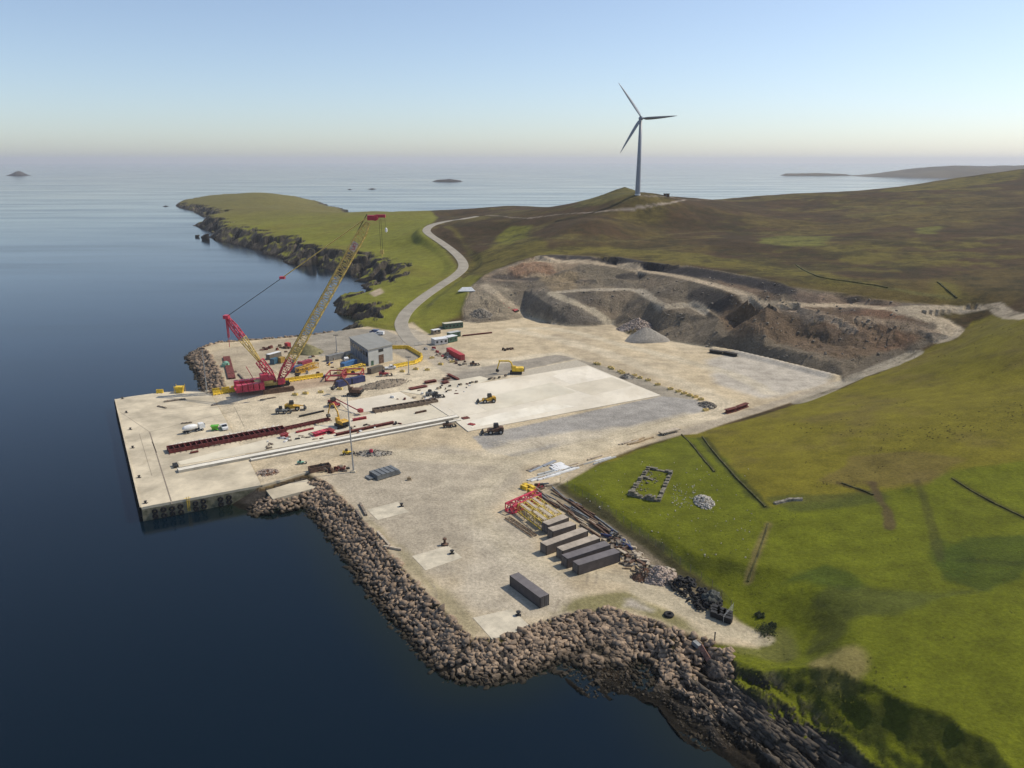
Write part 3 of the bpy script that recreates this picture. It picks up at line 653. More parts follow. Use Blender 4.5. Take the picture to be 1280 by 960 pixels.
# ------------------------------------------------------------------ mesh builder
class MB:
    def __init__(s): s.v = []; s.f = []
    def add(s, vs, fs):
        o = len(s.v); s.v += [tuple(v) for v in vs]; s.f += [tuple(i+o for i in f) for f in fs]; return s
    def box(s, x0, x1, y0, y1, z0, z1, rot=0, c=(0, 0)):
        vs = [(x, y, z) for z in (z0, z1) for x, y in ((x0, y0), (x1, y0), (x1, y1), (x0, y1))]
        if rot:
            cs, sn = math.cos(rot), math.sin(rot); vs = [(c[0]+(x-c[0])*cs-(y-c[1])*sn, c[1]+(x-c[0])*sn+(y-c[1])*cs, z) for x, y, z in vs]
        return s.add(vs, [(3, 2, 1, 0), (4, 5, 6, 7), (0, 1, 5, 4), (1, 2, 6, 5), (2, 3, 7, 6), (3, 0, 4, 7)])
    def hexa(s, a, b):                    # two quads joined
        return s.add(list(a)+list(b), [(3, 2, 1, 0), (4, 5, 6, 7), (0, 1, 5, 4), (1, 2, 6, 5), (2, 3, 7, 6), (3, 0, 4, 7)])
    def tube(s, p, q, r, r2=None, n=6, cap=True):
        p = Vector(p); q = Vector(q); d = q-p
        if d.length < 1e-6: return s
        r2 = r if r2 is None else r2
        k = d.normalized(); u = k.orthogonal().normalized(); w_ = k.cross(u)
        a = [p+(u*math.cos(2*math.pi*i/n)+w_*math.sin(2*math.pi*i/n))*r for i in range(n)]
        b = [q+(u*math.cos(2*math.pi*i/n)+w_*math.sin(2*math.pi*i/n))*r2 for i in range(n)]
        fs = [(i, (i+1) % n, n+(i+1) % n, n+i) for i in range(n)]
        if cap: fs += [tuple(range(n-1, -1, -1)), tuple(range(n, 2*n))]
        return s.add(a+b, fs)
    def prism(s, prof, y0, y1):           # profile in xz, extruded along y
        n = len(prof); vs = [(x, y0, z) for x, z in prof]+[(x, y1, z) for x, z in prof]
        return s.add(vs, [tuple(range(n)), tuple(range(2*n-1, n-1, -1))]+[((i+1) % n, i, n+i, n+(i+1) % n) for i in range(n)])
    def slab(s, pts, z0, z1):             # polygon in plan
        n = len(pts)
        ar = sum(pts[i][0]*pts[(i+1) % n][1]-pts[(i+1) % n][0]*pts[i][1] for i in range(n))
        if ar < 0: pts = list(pts)[::-1]
        vs = [(p[0], p[1], z0) for p in pts]+[(p[0], p[1], z1) for p in pts]
        return s.add(vs, [tuple(range(n-1, -1, -1)), tuple(range(n, 2*n))]+[(i, (i+1) % n, n+(i+1) % n, n+i) for i in range(n)])
    def lathe(s, prof, n=16, axis='z', c=(0, 0, 0), rx=1):
        m = len(prof); vs = []
        for r, h in prof:
            for i in range(n):
                a = 2*math.pi*i/n; x, y = r*math.cos(a), r*math.sin(a)
                p = (x, y, h) if axis == 'z' else ((h, x, y) if axis == 'x' else (x, h, y))
                vs.append((p[0]+c[0], p[1]+c[1], p[2]+c[2]))
        fs = [(j*n+i, j*n+(i+1) % n, (j+1)*n+(i+1) % n, (j+1)*n+i) for j in range(m-1) for i in range(n)]
        fs += [tuple(range(n-1, -1, -1)), tuple(range((m-1)*n, m*n))]
        return s.add(vs, fs)
    def mesh(s, name, m, smooth=False):
        me = bpy.data.meshes.new(name); me.from_pydata(s.v, [], s.f); me.update()
        if m: me.materials.append(m)
        bm = bmesh.new(); bm.from_mesh(me); bmesh.ops.recalc_face_normals(bm, faces=bm.faces); bm.to_mesh(me); bm.free()
        if smooth: me.polygons.foreach_set('use_smooth', [True]*len(me.polygons))
        return me
    def build(s, name, m, parent=None, smooth=False): return link(name, s.mesh(name, m, smooth), parent)
def thing(name, label, cat, loc=(0, 0, 0), rz=0, group=None, kind=None):
    o = bpy.data.objects.new(name, None); COL.objects.link(o); o.location = loc; o.rotation_euler = (0, 0, rz)
    return tag(o, label, cat, group, kind)
def kids(o): return [c for c in bpy.data.objects if c.parent == o]
CH = {}
def dup(root, loc, rz=None, label=None, group=None):
    def rec(o, par):
        c = o.copy(); COL.objects.link(c)
        if par: c.parent = par
        for k_ in o.children: rec(k_, c)
        return c
    r = rec(root, None); r.location = loc
    if rz is not None: r.rotation_euler = (0, 0, rz)
    if label: r['label'] = label
    if group: r['group'] = group
    return r
def ang(p, q): return math.atan2(q[1]-p[1], q[0]-p[0])

# common materials
M = dict(
 concrete=mat('concrete', (.57, .495, .36), .9, var=.24, scale=.09, bump=.15, bscale=2),
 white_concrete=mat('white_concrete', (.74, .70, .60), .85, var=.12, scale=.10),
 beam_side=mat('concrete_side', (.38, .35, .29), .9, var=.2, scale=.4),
 red=mat('red_paint', (.36, .045, .05), .45, var=.3, scale=.8),
 crane_red=mat('crane_red_paint', (.52, .05, .085), .45, var=.25, scale=.5),
 crane_yellow=mat('crane_yellow_paint', (.62, .46, .14), .5, var=.25, scale=.6),
 yellow=mat('yellow_paint', (.78, .52, .04), .5, var=.25, scale=.9),
 plant_yellow=mat('plant_yellow_paint', (.62, .36, .04), .5, var=.35, scale=1.2),
 rust=mat('rusty_steel', (.17, .045, .035), .85, var=.45, scale=1.3),
 brown=mat('brown_rust', (.15, .09, .06), .85, var=.4, scale=1.1),
 dark=mat('dark_steel', (.035, .034, .033), .6, var=.3, scale=2),
 rubber=mat('black_rubber', (.018, .018, .019), .8, var=.3, scale=4),
 grey_steel=mat('grey_steel', (.20, .21, .21), .5, metal=.3, var=.25, scale=.8),
 galv=mat('galvanised_steel', (.42, .43, .43), .45, metal=.5, var=.15, scale=1.2),
 white=mat('white_paint', (.74, .74, .72), .4, var=.12, scale=1),
 turb=mat('turbine_coating', (.30, .32, .35), .4, var=.05, scale=.2),
 glass=mat('dark_glass', (.02, .025, .03), .08, var=.1, scale=1, spec=.6),
 blue=mat('blue_paint', (.035, .055, .16), .5, var=.3, scale=.7),
 lblue=mat('light_blue_paint', (.06, .17, .32), .5, var=.3, scale=.7),
 green=mat('green_paint', (.12, .42, .04), .5, var=.2, scale=.9),
 dgreen=mat('dark_green_paint', (.06, .12, .08), .55, var=.3, scale=.8),
 pgreen=mat('pale_green_paint', (.25, .50, .36), .55, var=.2, scale=.8),
 timber=mat('weathered_timber', (.40, .30, .18), .85, var=.35, scale=1.4),
 gtimber=mat('grey_timber', (.24, .20, .155), .9, var=.35, scale=1.3),
 drytan=mat('dry_tan_board', (.46, .39, .29), .85, var=.2, scale=1.0),
 stone=mat('field_stone', (.30, .27, .21), .9, var=.45, scale=.9, bump=.5, bscale=4),
 pink=mat('pale_rock', (.40, .33, .28), .9, var=.35, scale=.8, bump=.4, bscale=4),
 soil=mat('brown_soil', (.17, .09, .055), .95, var=.4, scale=1.0, bump=.5, bscale=3),
 roof=mat('grey_roof_sheet', (.27, .265, .235), .6, var=.12, scale=.25),
 clad=mat('pale_grey_cladding', (.46, .47, .45), .55, var=.1, scale=.4),
 bluegrey=mat('blue_grey_cladding', (.17, .20, .25), .5, var=.2, scale=.4),
 asphalt=mat('road_asphalt', (.31, .28, .225), .9, var=.15, scale=.15),
 mesh_wire=mat('green_fence_wire', (.07, .13, .06), .6, var=.2, scale=2),
 gravel=mat('grey_gravel', (.30, .275, .235), .95, var=.25, scale=1.2, bump=.4, bscale=6),
)
def stain(m, sc_, col, lo=.55, hi=.75, amt=.6):
    t = m.node_tree; b = t.nodes['Principled BSDF']; l = b.inputs['Base Color'].links[0].from_socket
    g = t.nodes.new('ShaderNodeNewGeometry'); mp = t.nodes.new('ShaderNodeMapping'); mp.inputs['Scale'].default_value = (1, .45, 1); mp.inputs['Rotation'].default_value = (0, 0, .35); t.links.new(g.outputs['Position'], mp.inputs[0])
    n = t.nodes.new('ShaderNodeTexNoise'); n.inputs['Scale'].default_value = sc_; n.inputs['Detail'].default_value = 9; n.inputs['Roughness'].default_value = .72; t.links.new(mp.outputs[0], n.inputs['Vector'])
    r = t.nodes.new('ShaderNodeMapRange'); t.links.new(n.outputs['Fac'], r.inputs[0]); r.inputs[1].default_value = lo; r.inputs[2].default_value = hi; r.inputs[4].default_value = amt
    x = t.nodes.new('ShaderNodeMix'); x.data_type = 'RGBA'; t.links.new(r.outputs[0], x.inputs[0]); t.links.new(l, x.inputs[6]); x.inputs[7].default_value = (*col, 1); t.links.new(x.outputs[2], b.inputs['Base Color'])
stain(M['concrete'], .12, (.36, .30, .20)); stain(M['concrete'], .5, (.30, .24, .17), .6, .72, .5); stain(M['white_concrete'], .3, (.50, .43, .31), .5, .7, .6)
# corrugated container material
def corr(name, col, rust=.3, freq=3.5):
    m = mat(name, col, .6, var=.22, scale=.5); t = m.node_tree; b = t.nodes['Principled BSDF']
    tc = t.nodes.new('ShaderNodeTexCoord'); wv = t.nodes.new('ShaderNodeTexWave'); wv.inputs['Scale'].default_value = freq*.3; wv.bands_direction = 'X'
    t.links.new(tc.outputs['Object'], wv.inputs['Vector']); bp = t.nodes.new('ShaderNodeBump'); bp.inputs['Strength'].default_value = .5; bp.inputs['Distance'].default_value = .04
    t.links.new(wv.outputs['Fac'], bp.inputs['Height']); t.links.new(bp.outputs[0], b.inputs['Normal']); return m

# ------------------------------------------------------------------ road ribbon
mb = MB(); W_ = 3.9
rows = []
for k in range(len(ROAD)):
    t_ = (ROAD[min(k+1, len(ROAD)-1)]-ROAD[max(k-1, 0)]); t_.z = 0; t_.normalize(); nrm = Vector((-t_.y, t_.x, 0))
    rows.append([tuple((ROAD[k]+nrm*o)[:2])+(ROAD[k].z+.12,) for o in (-W_-.2, -W_, W_, W_+.2)])
vs = [p for r_ in rows for p in r_]; fs = []
for k in range(len(rows)-1):
    for j in range(3): fs.append((k*4+j, k*4+j+1, k*4+5+j, k*4+4+j))
mb.add([(p[0], p[1], p[2]-(0.6 if i % 4 in (0, 3) else 0)) for i, p in enumerate(vs)], fs)
tag(mb.build('road', M['asphalt']), kind='structure')

# ------------------------------------------------------------------ quay
qy = thing('quay', kind='structure', label=None, cat=None)
MB().slab([tuple(p) for p in QUAY], -8, 4.01).build('deck', M['concrete'], qy)
o_ = MB()
for p_, q2_ in ((QUAY[1], QUAY[0]), (QUAY[0], QUAY[7])):
    d2 = (q2_-p_).normalized(); n2_ = Vector((d2.y, -d2.x, 0))
    if inside(np.array([(p_+q2_).x/2+n2_.x]), np.array([(p_+q2_).y/2+n2_.y]), QUAY)[0]: n2_ = -n2_
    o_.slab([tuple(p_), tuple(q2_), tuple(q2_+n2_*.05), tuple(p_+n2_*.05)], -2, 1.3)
    o_.slab([tuple(p_), tuple(q2_), tuple(q2_+n2_*.025), tuple(p_+n2_*.025)], 1.303, 3.5)  # upper sheet puts the face's shade into colour; lower strip is tidal weed
o_.build('weed_shade_sheet', mat('weed_and_shade_concrete', (.23,.20,.13), .9, var=.45, scale=.5, col2=(.09,.09,.05)), qy)
# edge kerbs of the quay
a, b_, c_ = QUAY[0], QUAY[1], QUAY[7]
def kerb(p, q, name='kerb', m=None, w_=.4, h_=.2):
    L = (Vector(q)-Vector(p)).length; o = MB().box(.3, L-.3, -w_, 0, 0, h_).build(name, m or M['concrete'], None)
    o.location = (p[0], p[1], 4.012); o.rotation_euler = (0, 0, ang(p, q)); return o
k1 = kerb(b_, a); k1.parent = qy; k1.location.x -= 0
k2 = kerb(c_, a); k2.parent = qy; k2.location.z = 4.012
k2.rotation_euler = (0, 0, ang(c_, a))
# expansion joints: slightly recessed dark strips as thin sheets
jm = MB()
def strip(mb_, p, q, wd, z):
    p = Vector(p[:2]+(0,)) if isinstance(p, tuple) else Vector((p.x, p.y, 0)); q = Vector((q[0], q[1], 0)); d = (q-p).normalized(); n_ = Vector((-d.y, d.x, 0))*wd/2
    mb_.add([(p-n_)[:2]+(z,), (q-n_)[:2]+(z,), (q+n_)[:2]+(z,), (p+n_)[:2]+(z,)], [(0, 1, 2, 3)])
for (u1, v1, u2, v2, wd) in [(215,630,187,540,.35),(187,540,150,515,.15),(187,540,262,521,.2),(262,521,300,513,.2),(293,509,305,533,.15),(174,542,190,595,.12),(160,520,260,512,.12),(200,512,262,506,.2),(210,490,262,487,.25),(262,510,312,503,.25),(190,552,196,566,.25)]:
    p1, p2 = G(u1, v1), G(u2, v2); 
    strip(jm, p1, p2, wd, 4.03)
jm.build('joint_strip', mat('joint_tar', (.24, .20, .155), .9, var=.3), qy)
# ring fenders along the seaward face
fend = None
pa, pb = QUAY[1], QUAY[0]; d_ = (pb-pa).normalized(); out = Vector((d_.y, -d_.x, 0)); 
if out.x > 0: out = -out
L = (pb-pa).length; nf = 34
for i in range(nf):
    p = pa+d_*(L*(i+.5)/nf)+out*.35
    if fend is None:
        fend = thing('quay_fender', 'black rubber fender on the sea face of the quay', 'fender', p, ang(pa, pb), 'black fenders along the seaward quay face')
        MB().box(-.45, .45, -.33, .33, -3.2, -.35).build('rubber_block', M['rubber'], fend)
        MB().box(-.6, .6, -.36, -.30, -3.0, -.5).build('face_panel', M['dark'], fend)
        r0 = fend
    else: dup(fend, p)
fend.location = pa+d_*(L*.5/nf)+out*.35
# tyre clusters on the near face
pa, pb = QUAY[0], QUAY[7]; d_ = (pb-pa).normalized(); out = Vector((d_.y, -d_.x, 0)); 
if out.y > 0: out = -out
tyre_me = None
def tyre_mesh(r=.85, t=.3):
    mbt = MB(); pr = []
    for k in range(9): a2 = 2*math.pi*k/8; pr.append((r-t+t*math.cos(a2), t*.8*math.sin(a2)))
    n_ = 18; vs = []; fs = []
    for rr_, h_ in pr[:8]:
        for i in range(n_): vs.append((rr_*math.cos(2*math.pi*i/n_), rr_*math.sin(2*math.pi*i/n_), h_))
    for j in range(8):
        for i in range(n_): fs.append((j*n_+i, j*n_+(i+1) % n_, ((j+1) % 8)*n_+(i+1) % n_, ((j+1) % 8)*n_+i))
    mbt.add(vs, fs); return mbt.mesh('tyre', M['rubber'], True)
TY = tyre_mesh()
for i, s_ in enumerate([3.2, 5.4, 7.6, 9.8, 13.8, 15.9, 20.5, 22.8]):
    for zz in (2.5, .9):
        o = link('fender_tyre', TY); o.location = pa+d_*s_+out*.35+Vector((0, 0, zz-4+random.uniform(-.2, .2))); o.rotation_euler = (math.pi/2, 0, ang(pa, pb)+random.uniform(-.1, .1))
        tag(o, 'black tyre hung as a fender on the near quay face', 'tyre', 'tyre fenders on the near quay face')
# ladder on near face
p = pa+d_*11.9+out*.12
t_ = thing('quay_ladder', 'yellow ladder head fixed on the near quay wall', 'ladder', p, ang(pa, pb))
mb = MB(); [mb.tube((x, 0, -3.6), (x, 0, .9), .06) for x in (-.3, .3)]; mb.build('rail', M['yellow'], t_)
mb = MB(); [mb.tube((-.3, 0, -3.4+.3*k), (.3, 0, -3.4+.3*k), .03) for k in range(14)]; mb.build('rung', M['yellow'], t_)
MB().box(-.9, .9, .3, 1.1, .02, .10).build('edge_plate', M['yellow'], t_)
# bollards
bol = None
for (u, v) in [(182,629),(174,597),(166,560),(163,537),(158,516),(153,498.5)]:
    p = G(u, v, 4.01)
    if bol is None:
        bol = thing('mooring_bollard', 'dark iron mooring bollard near the quay edge', 'bollard', p, 0, 'mooring bollards along the seaward quay edge')
        MB().box(-.55, .55, -.4, .4, 0, .08).build('base_plate', M['dark'], bol)
        MB().lathe([(.25, .08), (.22, .4), (.42, .55), (.42, .7), (.1, .75)], 12).build('bollard_head', M['dark'], bol)
    else: dup(bol, p)
# low pad next to quay corner
MB().slab([tuple(G(u, v, 3)) for u, v in [(331,611),(391,598),(398,609),(341,624)]], 0, 3.05).build('concrete_ramp_pad', M['concrete'])
tag(bpy.data.objects['concrete_ramp_pad'], 'low pale concrete pad between the quay wall and the armour rocks', 'concrete pad')
# retaining wall along the yard edge
w1, w2, w3 = G(327,607), G(345,602), G(386,589.5)
mb = MB()
for p, q_ in ((w1, w2), (w2, w3)):
    d_ = (q_-p).normalized(); n_ = Vector((-d_.y, d_.x, 0))
    if n_.y > 0: n_ = -n_
    mb.slab([tuple(p), tuple(q_), tuple(q_+n_*.6), tuple(p+n_*.6)], 0, 4.3)
tag(mb.build('retaining_wall', M['concrete']), 'concrete retaining wall running from the quay corner behind the low pad', 'wall')

# ------------------------------------------------------------------ concrete slabs in the yard (thin sheets with real edges)
def slab_obj(name, pp, z0, z1, m, label=None, cat=None, kind=None):
    o = MB().slab([tuple(G(u, v, z1)) for u, v in pp], z0, z1).build(name, m); return tag(o, label, cat, kind=kind)
slab_mat = mat('fresh_slab', (.68, .62, .50), .85, var=.12, scale=.05)
BIG = [(537,504),(530,494),(600,479),(735,456.5),(826,494),(585,539),(570,527),(563,521)]
slab_obj('concrete_slab', BIG, 3.5, 4.30, slab_mat, 'large newly poured white concrete slab in the middle of the yard', 'concrete slab')
stain(slab_mat, .08, (.52, .45, .33), .48, .7, .6); stain(slab_mat, .6, (.45, .39, .29), .62, .72, .5)
# bays of the slab poured at other times: thin sheets
for i, (pp, c) in enumerate([([(690,470),(735,458),(775,474),(730,487)], (.73,.67,.55)), ([(705,483),(765,471),(790,482),(740,494)], (.60,.54,.42)), ([(590,500),(690,478),(720,490),(610,514)], (.62,.57,.45)), ([(618,518),(690,503),(718,508),(590,535),(582,528)], (.76,.71,.59)), ([(560,510),(590,503),(610,514),(575,521)], (.66,.60,.48))]):
    bm_ = mat('bay_concrete_%d' % i, c, .85, var=.1, scale=.08); stain(bm_, .1, (.50, .44, .32), .48, .7, .6); stain(bm_, .7, (.43, .37, .28), .6, .72, .5)
    o = slab_obj('concrete_slab_bay', pp, 4.305, 4.325+.004*i, bm_, kind='structure')
slab_obj('concrete_slab_apron', [(425,503),(500,489.5),(517,499),(540,505),(470,513),(440,517)], 3.5, 4.16, slab_mat, 'pale rectangular slab between the brown formwork row and the spoil bund', 'concrete slab')
slab_obj('concrete_slab_strip', [(400,532),(470,515.5),(548,505),(563,521),(500,533),(330,563),(226,581),(222,577)], 3.5, 4.10, mat('strip_concrete', (.62, .56, .43), .85, var=.15, scale=.08), 'long pale concrete strip between the crane beams and the rusty formwork', 'concrete slab')
slab_obj('concrete_slab_upper', [(500,489),(560,477),(600,470),(615,474),(600,479),(530,494)], 3.5, 4.14, mat('strip_concrete', (.62, .56, .43)), 'pale slab edged with rusty formwork panels', 'concrete slab')
MB().slab([tuple(G(u, v)) for u, v in [(640,466.5),(721,450),(735,456),(655,472)]], 3.8, 4.03).build('gravel_strip', mat('strip_gravel', (.46,.41,.32), .9), None)
tag(bpy.data.objects['gravel_strip'], kind='structure')
# two long crane beams
def beam(p, q, w_, h_, label, name='crane_beam'):
    L = (q-p).length; t = thing(name, label, 'concrete beam', (p.x, p.y, 4.1), ang(p, q))
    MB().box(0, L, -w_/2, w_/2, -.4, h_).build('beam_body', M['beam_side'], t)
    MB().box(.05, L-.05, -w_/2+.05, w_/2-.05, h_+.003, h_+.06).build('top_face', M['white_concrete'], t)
    MB().tube((.4, w_/2-.35, h_+.1), (L-.4, w_/2-.35, h_+.1), .07).build('rail', M['dark'], t)
    return t
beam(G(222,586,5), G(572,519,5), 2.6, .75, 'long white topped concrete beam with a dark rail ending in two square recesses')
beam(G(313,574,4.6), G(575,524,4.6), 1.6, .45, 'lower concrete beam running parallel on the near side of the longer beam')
t_ = thing('starter_block', 'dark square block at the seaward end of the long beam', 'block', G(220,583,4.1), ang(G(222,586), G(572,519)))
MB().box(-.8, .6, -1.4, -.1, 0, .8).box(-.8, .6, .2, 1.5, 0, .8).build('block_body', M['dark'], t_)
# yard pads on the near platform
for i, (pp, lab) in enumerate([([(459,637),(497,627),(511,640),(472,650)], 'square concrete pad beside the armour rocks, nearest the quay'),
    ([(515,695),(560,682),(578,697),(532,713)], 'square concrete pad in the middle of the near platform'),
    ([(591,772),(640,761),(664,784),(615,799)], 'square concrete pad at the near corner of the platform')]):
    slab_obj('concrete_pad', pp, 3.6, 4.06, mat('pad_concrete', (.56, .50, .38), .9, var=.2, scale=.25), lab, 'concrete pad')
bd = None
for (u, v, lab) in [(502,633,'small dark bollard on the pad nearest the quay'),(565,692,'small dark bollard on the middle concrete pad'),(648,769,'small dark bollard on the pad at the near corner')]:
    if bd is None:
        bd = thing('mooring_post', lab, 'bollard', G(u, v, 4.06)); MB().box(-.6, .6, -.4, .4, 0, .1).build('base_plate', M['dark'], bd)
        MB().lathe([(.3, .1), (.25, .5), (.5, .7), (.5, .9), (.15, .95)], 12).build('post_head', M['dark'], bd)
    else: dup(bd, G(u, v, 4.06), label=lab)

# ------------------------------------------------------------------ rocks
def rock_mesh(seed, name='armour_rock', m=None, flat=.75, sub=2):
    bm = bmesh.new(); r_ = random.Random(seed)
    for k in range(11 if sub == 2 else 9):
        v = Vector((r_.uniform(-1, 1), r_.uniform(-1, 1), r_.uniform(-1, 1))); mx_ = max(abs(c) for c in v); v = v/mx_*r_.uniform(.42, .52) if k % 3 else v.normalized()*.6
        bm.verts.new((v.x*1.15, v.y*.95, v.z*flat*1.15))
    res_ = bmesh.ops.convex_hull(bm, input=bm.verts)
    bmesh.ops.delete(bm, geom=[g for g in res_['geom_interior'] if isinstance(g, bmesh.types.BMVert)], context='VERTS')
    bmesh.ops.triangulate(bm, faces=bm.faces); bmesh.ops.recalc_face_normals(bm, faces=bm.faces)
    me = bpy.data.meshes.new(name); bm.to_mesh(me); bm.free()
    if m: me.materials.append(m)
    return me
def rock_material(name, c1, c2, c3):
    m = bpy.data.materials.new(name); t, b = nodes_of(m); N = t.nodes.new; L = t.links.new
    geo = N('ShaderNodeNewGeometry'); rp = N('ShaderNodeValToRGB')
    oi = N('ShaderNodeObjectInfo'); ad = N('ShaderNodeMath'); ad.operation = 'ADD'; L(geo.outputs['Random Per Island'], ad.inputs[0]); L(oi.outputs['Random'], ad.inputs[1])
    fr = N('ShaderNodeMath'); fr.operation = 'FRACT'; L(ad.outputs[0], fr.inputs[0]); L(fr.outputs[0], rp.inputs[0])
    e = rp.color_ramp.elements; e[0].color = (*c1, 1); e[1].color = (*c3, 1); x = e.new(.5); x.color = (*c2, 1)
    nz = N('ShaderNodeTexNoise'); nz.inputs['Scale'].default_value = 2.2; nz.inputs['Detail'].default_value = 7; L(geo.outputs['Position'], nz.inputs['Vector'])
    mr = N('ShaderNodeMapRange'); L(nz.outputs['Fac'], mr.inputs[0]); mr.inputs[1].default_value = .3; mr.inputs[2].default_value = .7; mr.inputs[3].default_value = .65; mr.inputs[4].default_value = 1.3
    sc = N('ShaderNodeVectorMath'); sc.operation = 'SCALE'; L(rp.outputs[0], sc.inputs[0]); L(mr.outputs[0], sc.inputs['Scale'])
    # tide line: wet dark weed close to the water
    sx_ = N('ShaderNodeSeparateXYZ'); L(geo.outputs['Position'], sx_.inputs[0]); m2 = N('ShaderNodeMapRange'); L(sx_.outputs[2], m2.inputs[0]); m2.inputs[1].default_value = .5; m2.inputs[2].default_value = 1.6
    m2.inputs[3].default_value = 0; m2.inputs[4].default_value = 1
    mx = N('ShaderNodeMix'); mx.data_type = 'RGBA'; L(m2.outputs[0], mx.inputs[0]); mx.inputs[6].default_value = (.035, .028, .018, 1); L(sc.outputs[0], mx.inputs[7])
    L(mx.outputs[2], b.inputs['Base Color']); b.inputs['Roughness'].default_value = .85; b.inputs['Specular IOR Level'].default_value = .25
    bp = N('ShaderNodeBump'); bp.inputs['Strength'].default_value = .5; bp.inputs['Distance'].default_value = .15; L(nz.outputs['Fac'], bp.inputs['Height']); L(bp.outputs[0], b.inputs['Normal'])
    return m
RM = rock_material('armour_stone', (.20, .145, .10), (.33, .245, .17), (.10, .078, .06))
RV = [rock_mesh(100+i, m=RM) for i in range(10)]
def sample_band(pts, run0, run1, step, seed):
    r_ = random.Random(seed); out = []
    for i in range(len(pts)-1):
        a, b = pts[i], pts[i+1]; d = (b-a); L = d.length; d.normalize(); n_ = Vector((-d.y, d.x, 0))
        mid = (a+b)/2+n_*2
        if inside(np.array([mid.x]), np.array([mid.y]), YP)[0]: n_ = -n_
        k = 0; s = 0
        while s < L:
            q_ = run0
            while q_ < run1:
                out.append(a+d*(s+r_.uniform(-.3, .3)*step)+n_*(q_+r_.uniform(-.3, .3)*step)); q_ += step*.92
            s += step
    return out
rv1 = [G(u, v) for u, v in [(890,802),(865,792),(830,780),(795,770),(765,760),(727,763),(690,772),(652,786),(620,797),(590,797),(557,763),(527,735),(490,694),(465,663),(440,634),(412,606),(397,596)]]
rv2 = [G(u, v) for u, v in [(288,488),(275,465),(264,445),(254,434),(275,428),(300,426)]]
rv3 = [G(u, v) for u, v in [(300,426),(330,424),(380,420),(420,414)]]
RK = []
PADW = [G(u, v, 3) for u, v in [(331,611),(391,598),(398,609),(341,624)]]
def addrocks(pts, run0, run1, step, size, seed, slope=.47, jitter=.45):
    for p in sample_band(pts, run0, run1, step, seed):
        d = sdist(np.array([p.x]), np.array([p.y]), YP)[0]
        if d > -.1: continue
        z = max(4+d*slope, hz(p.x, p.y)) if p.y < 200 else 4+d*slope
        if z < -1.2: continue
        RK.append((p.x, p.y, z, size*random.choice([.62, .85, 1.0, 1.1, 1.25, 1.6])))
addrocks(rv1, .2, 12.5, .93, 1.08, 1)
addrocks([G(u, v) for u, v in [(800,772),(765,760),(735,762)]], .2, 13.5, 1.1, 1.2, 5)      # fills the inner corner
addrocks(rv2, .2, 11, 1.3, 1.6, 2)
addrocks(rv3, .2, 5, 1.6, 1.8, 3)
# corner fans
for (u, v, run) in [(590,797,14),(620,797,13),(727,763,13),(254,434,11)]:
    c0 = G(u, v)
    for k in range(330 if v > 500 else 160):
        a2 = random.uniform(0, 2*math.pi); q_ = run*math.sqrt(random.random()); p = c0+Vector((math.cos(a2)*q_, math.sin(a2)*q_, 0))
        d = sdist(np.array([p.x]), np.array([p.y]), YP)[0]; dn = sdist(np.array([p.x]), np.array([p.y]), NP)[0]
        if d > -.3 or 4+d*.47 < -1: continue
        RK.append((p.x, p.y, 4+d*.47, random.uniform(.9, 1.4)))
# below the retaining wall and pad
for p in sample_band([G(u, v) for u, v in [(412,606),(395,606),(345,618),(318,618),(300,626)]], -1, 5.5, 1.3, 8):
    d = sdist(np.array([p.x]), np.array([p.y]), QUAY)[0]
    if d > -.6 or inside(np.array([p.x]), np.array([p.y]), PADW)[0] or inside(np.array([p.x]), np.array([p.y]), YP)[0]: continue
    dp = abs(sdist(np.array([p.x]), np.array([p.y]), PADW)[0]); z = min(3, 2.4-dp*.42) if p.y < w3.y else 2
    z = max(z, 4+sdist(np.array([p.x]), np.array([p.y]), YP)[0]*.47) if p.x > PADW[1].x else z
    if z > -1: RK.append((p.x, p.y, z, random.uniform(1.1, 1.8)))
# foreshore boulders
for k in range(1100):
    u = random.uniform(715, 930); v = random.uniform(800, 900); p = T(u, v)
    d = sdist(np.array([p.x]), np.array([p.y]), FORE)[0]
    if d > 0 and p.z < 3: RK.append((p.x, p.y, p.z-.1, random.uniform(.35, 1.3)))
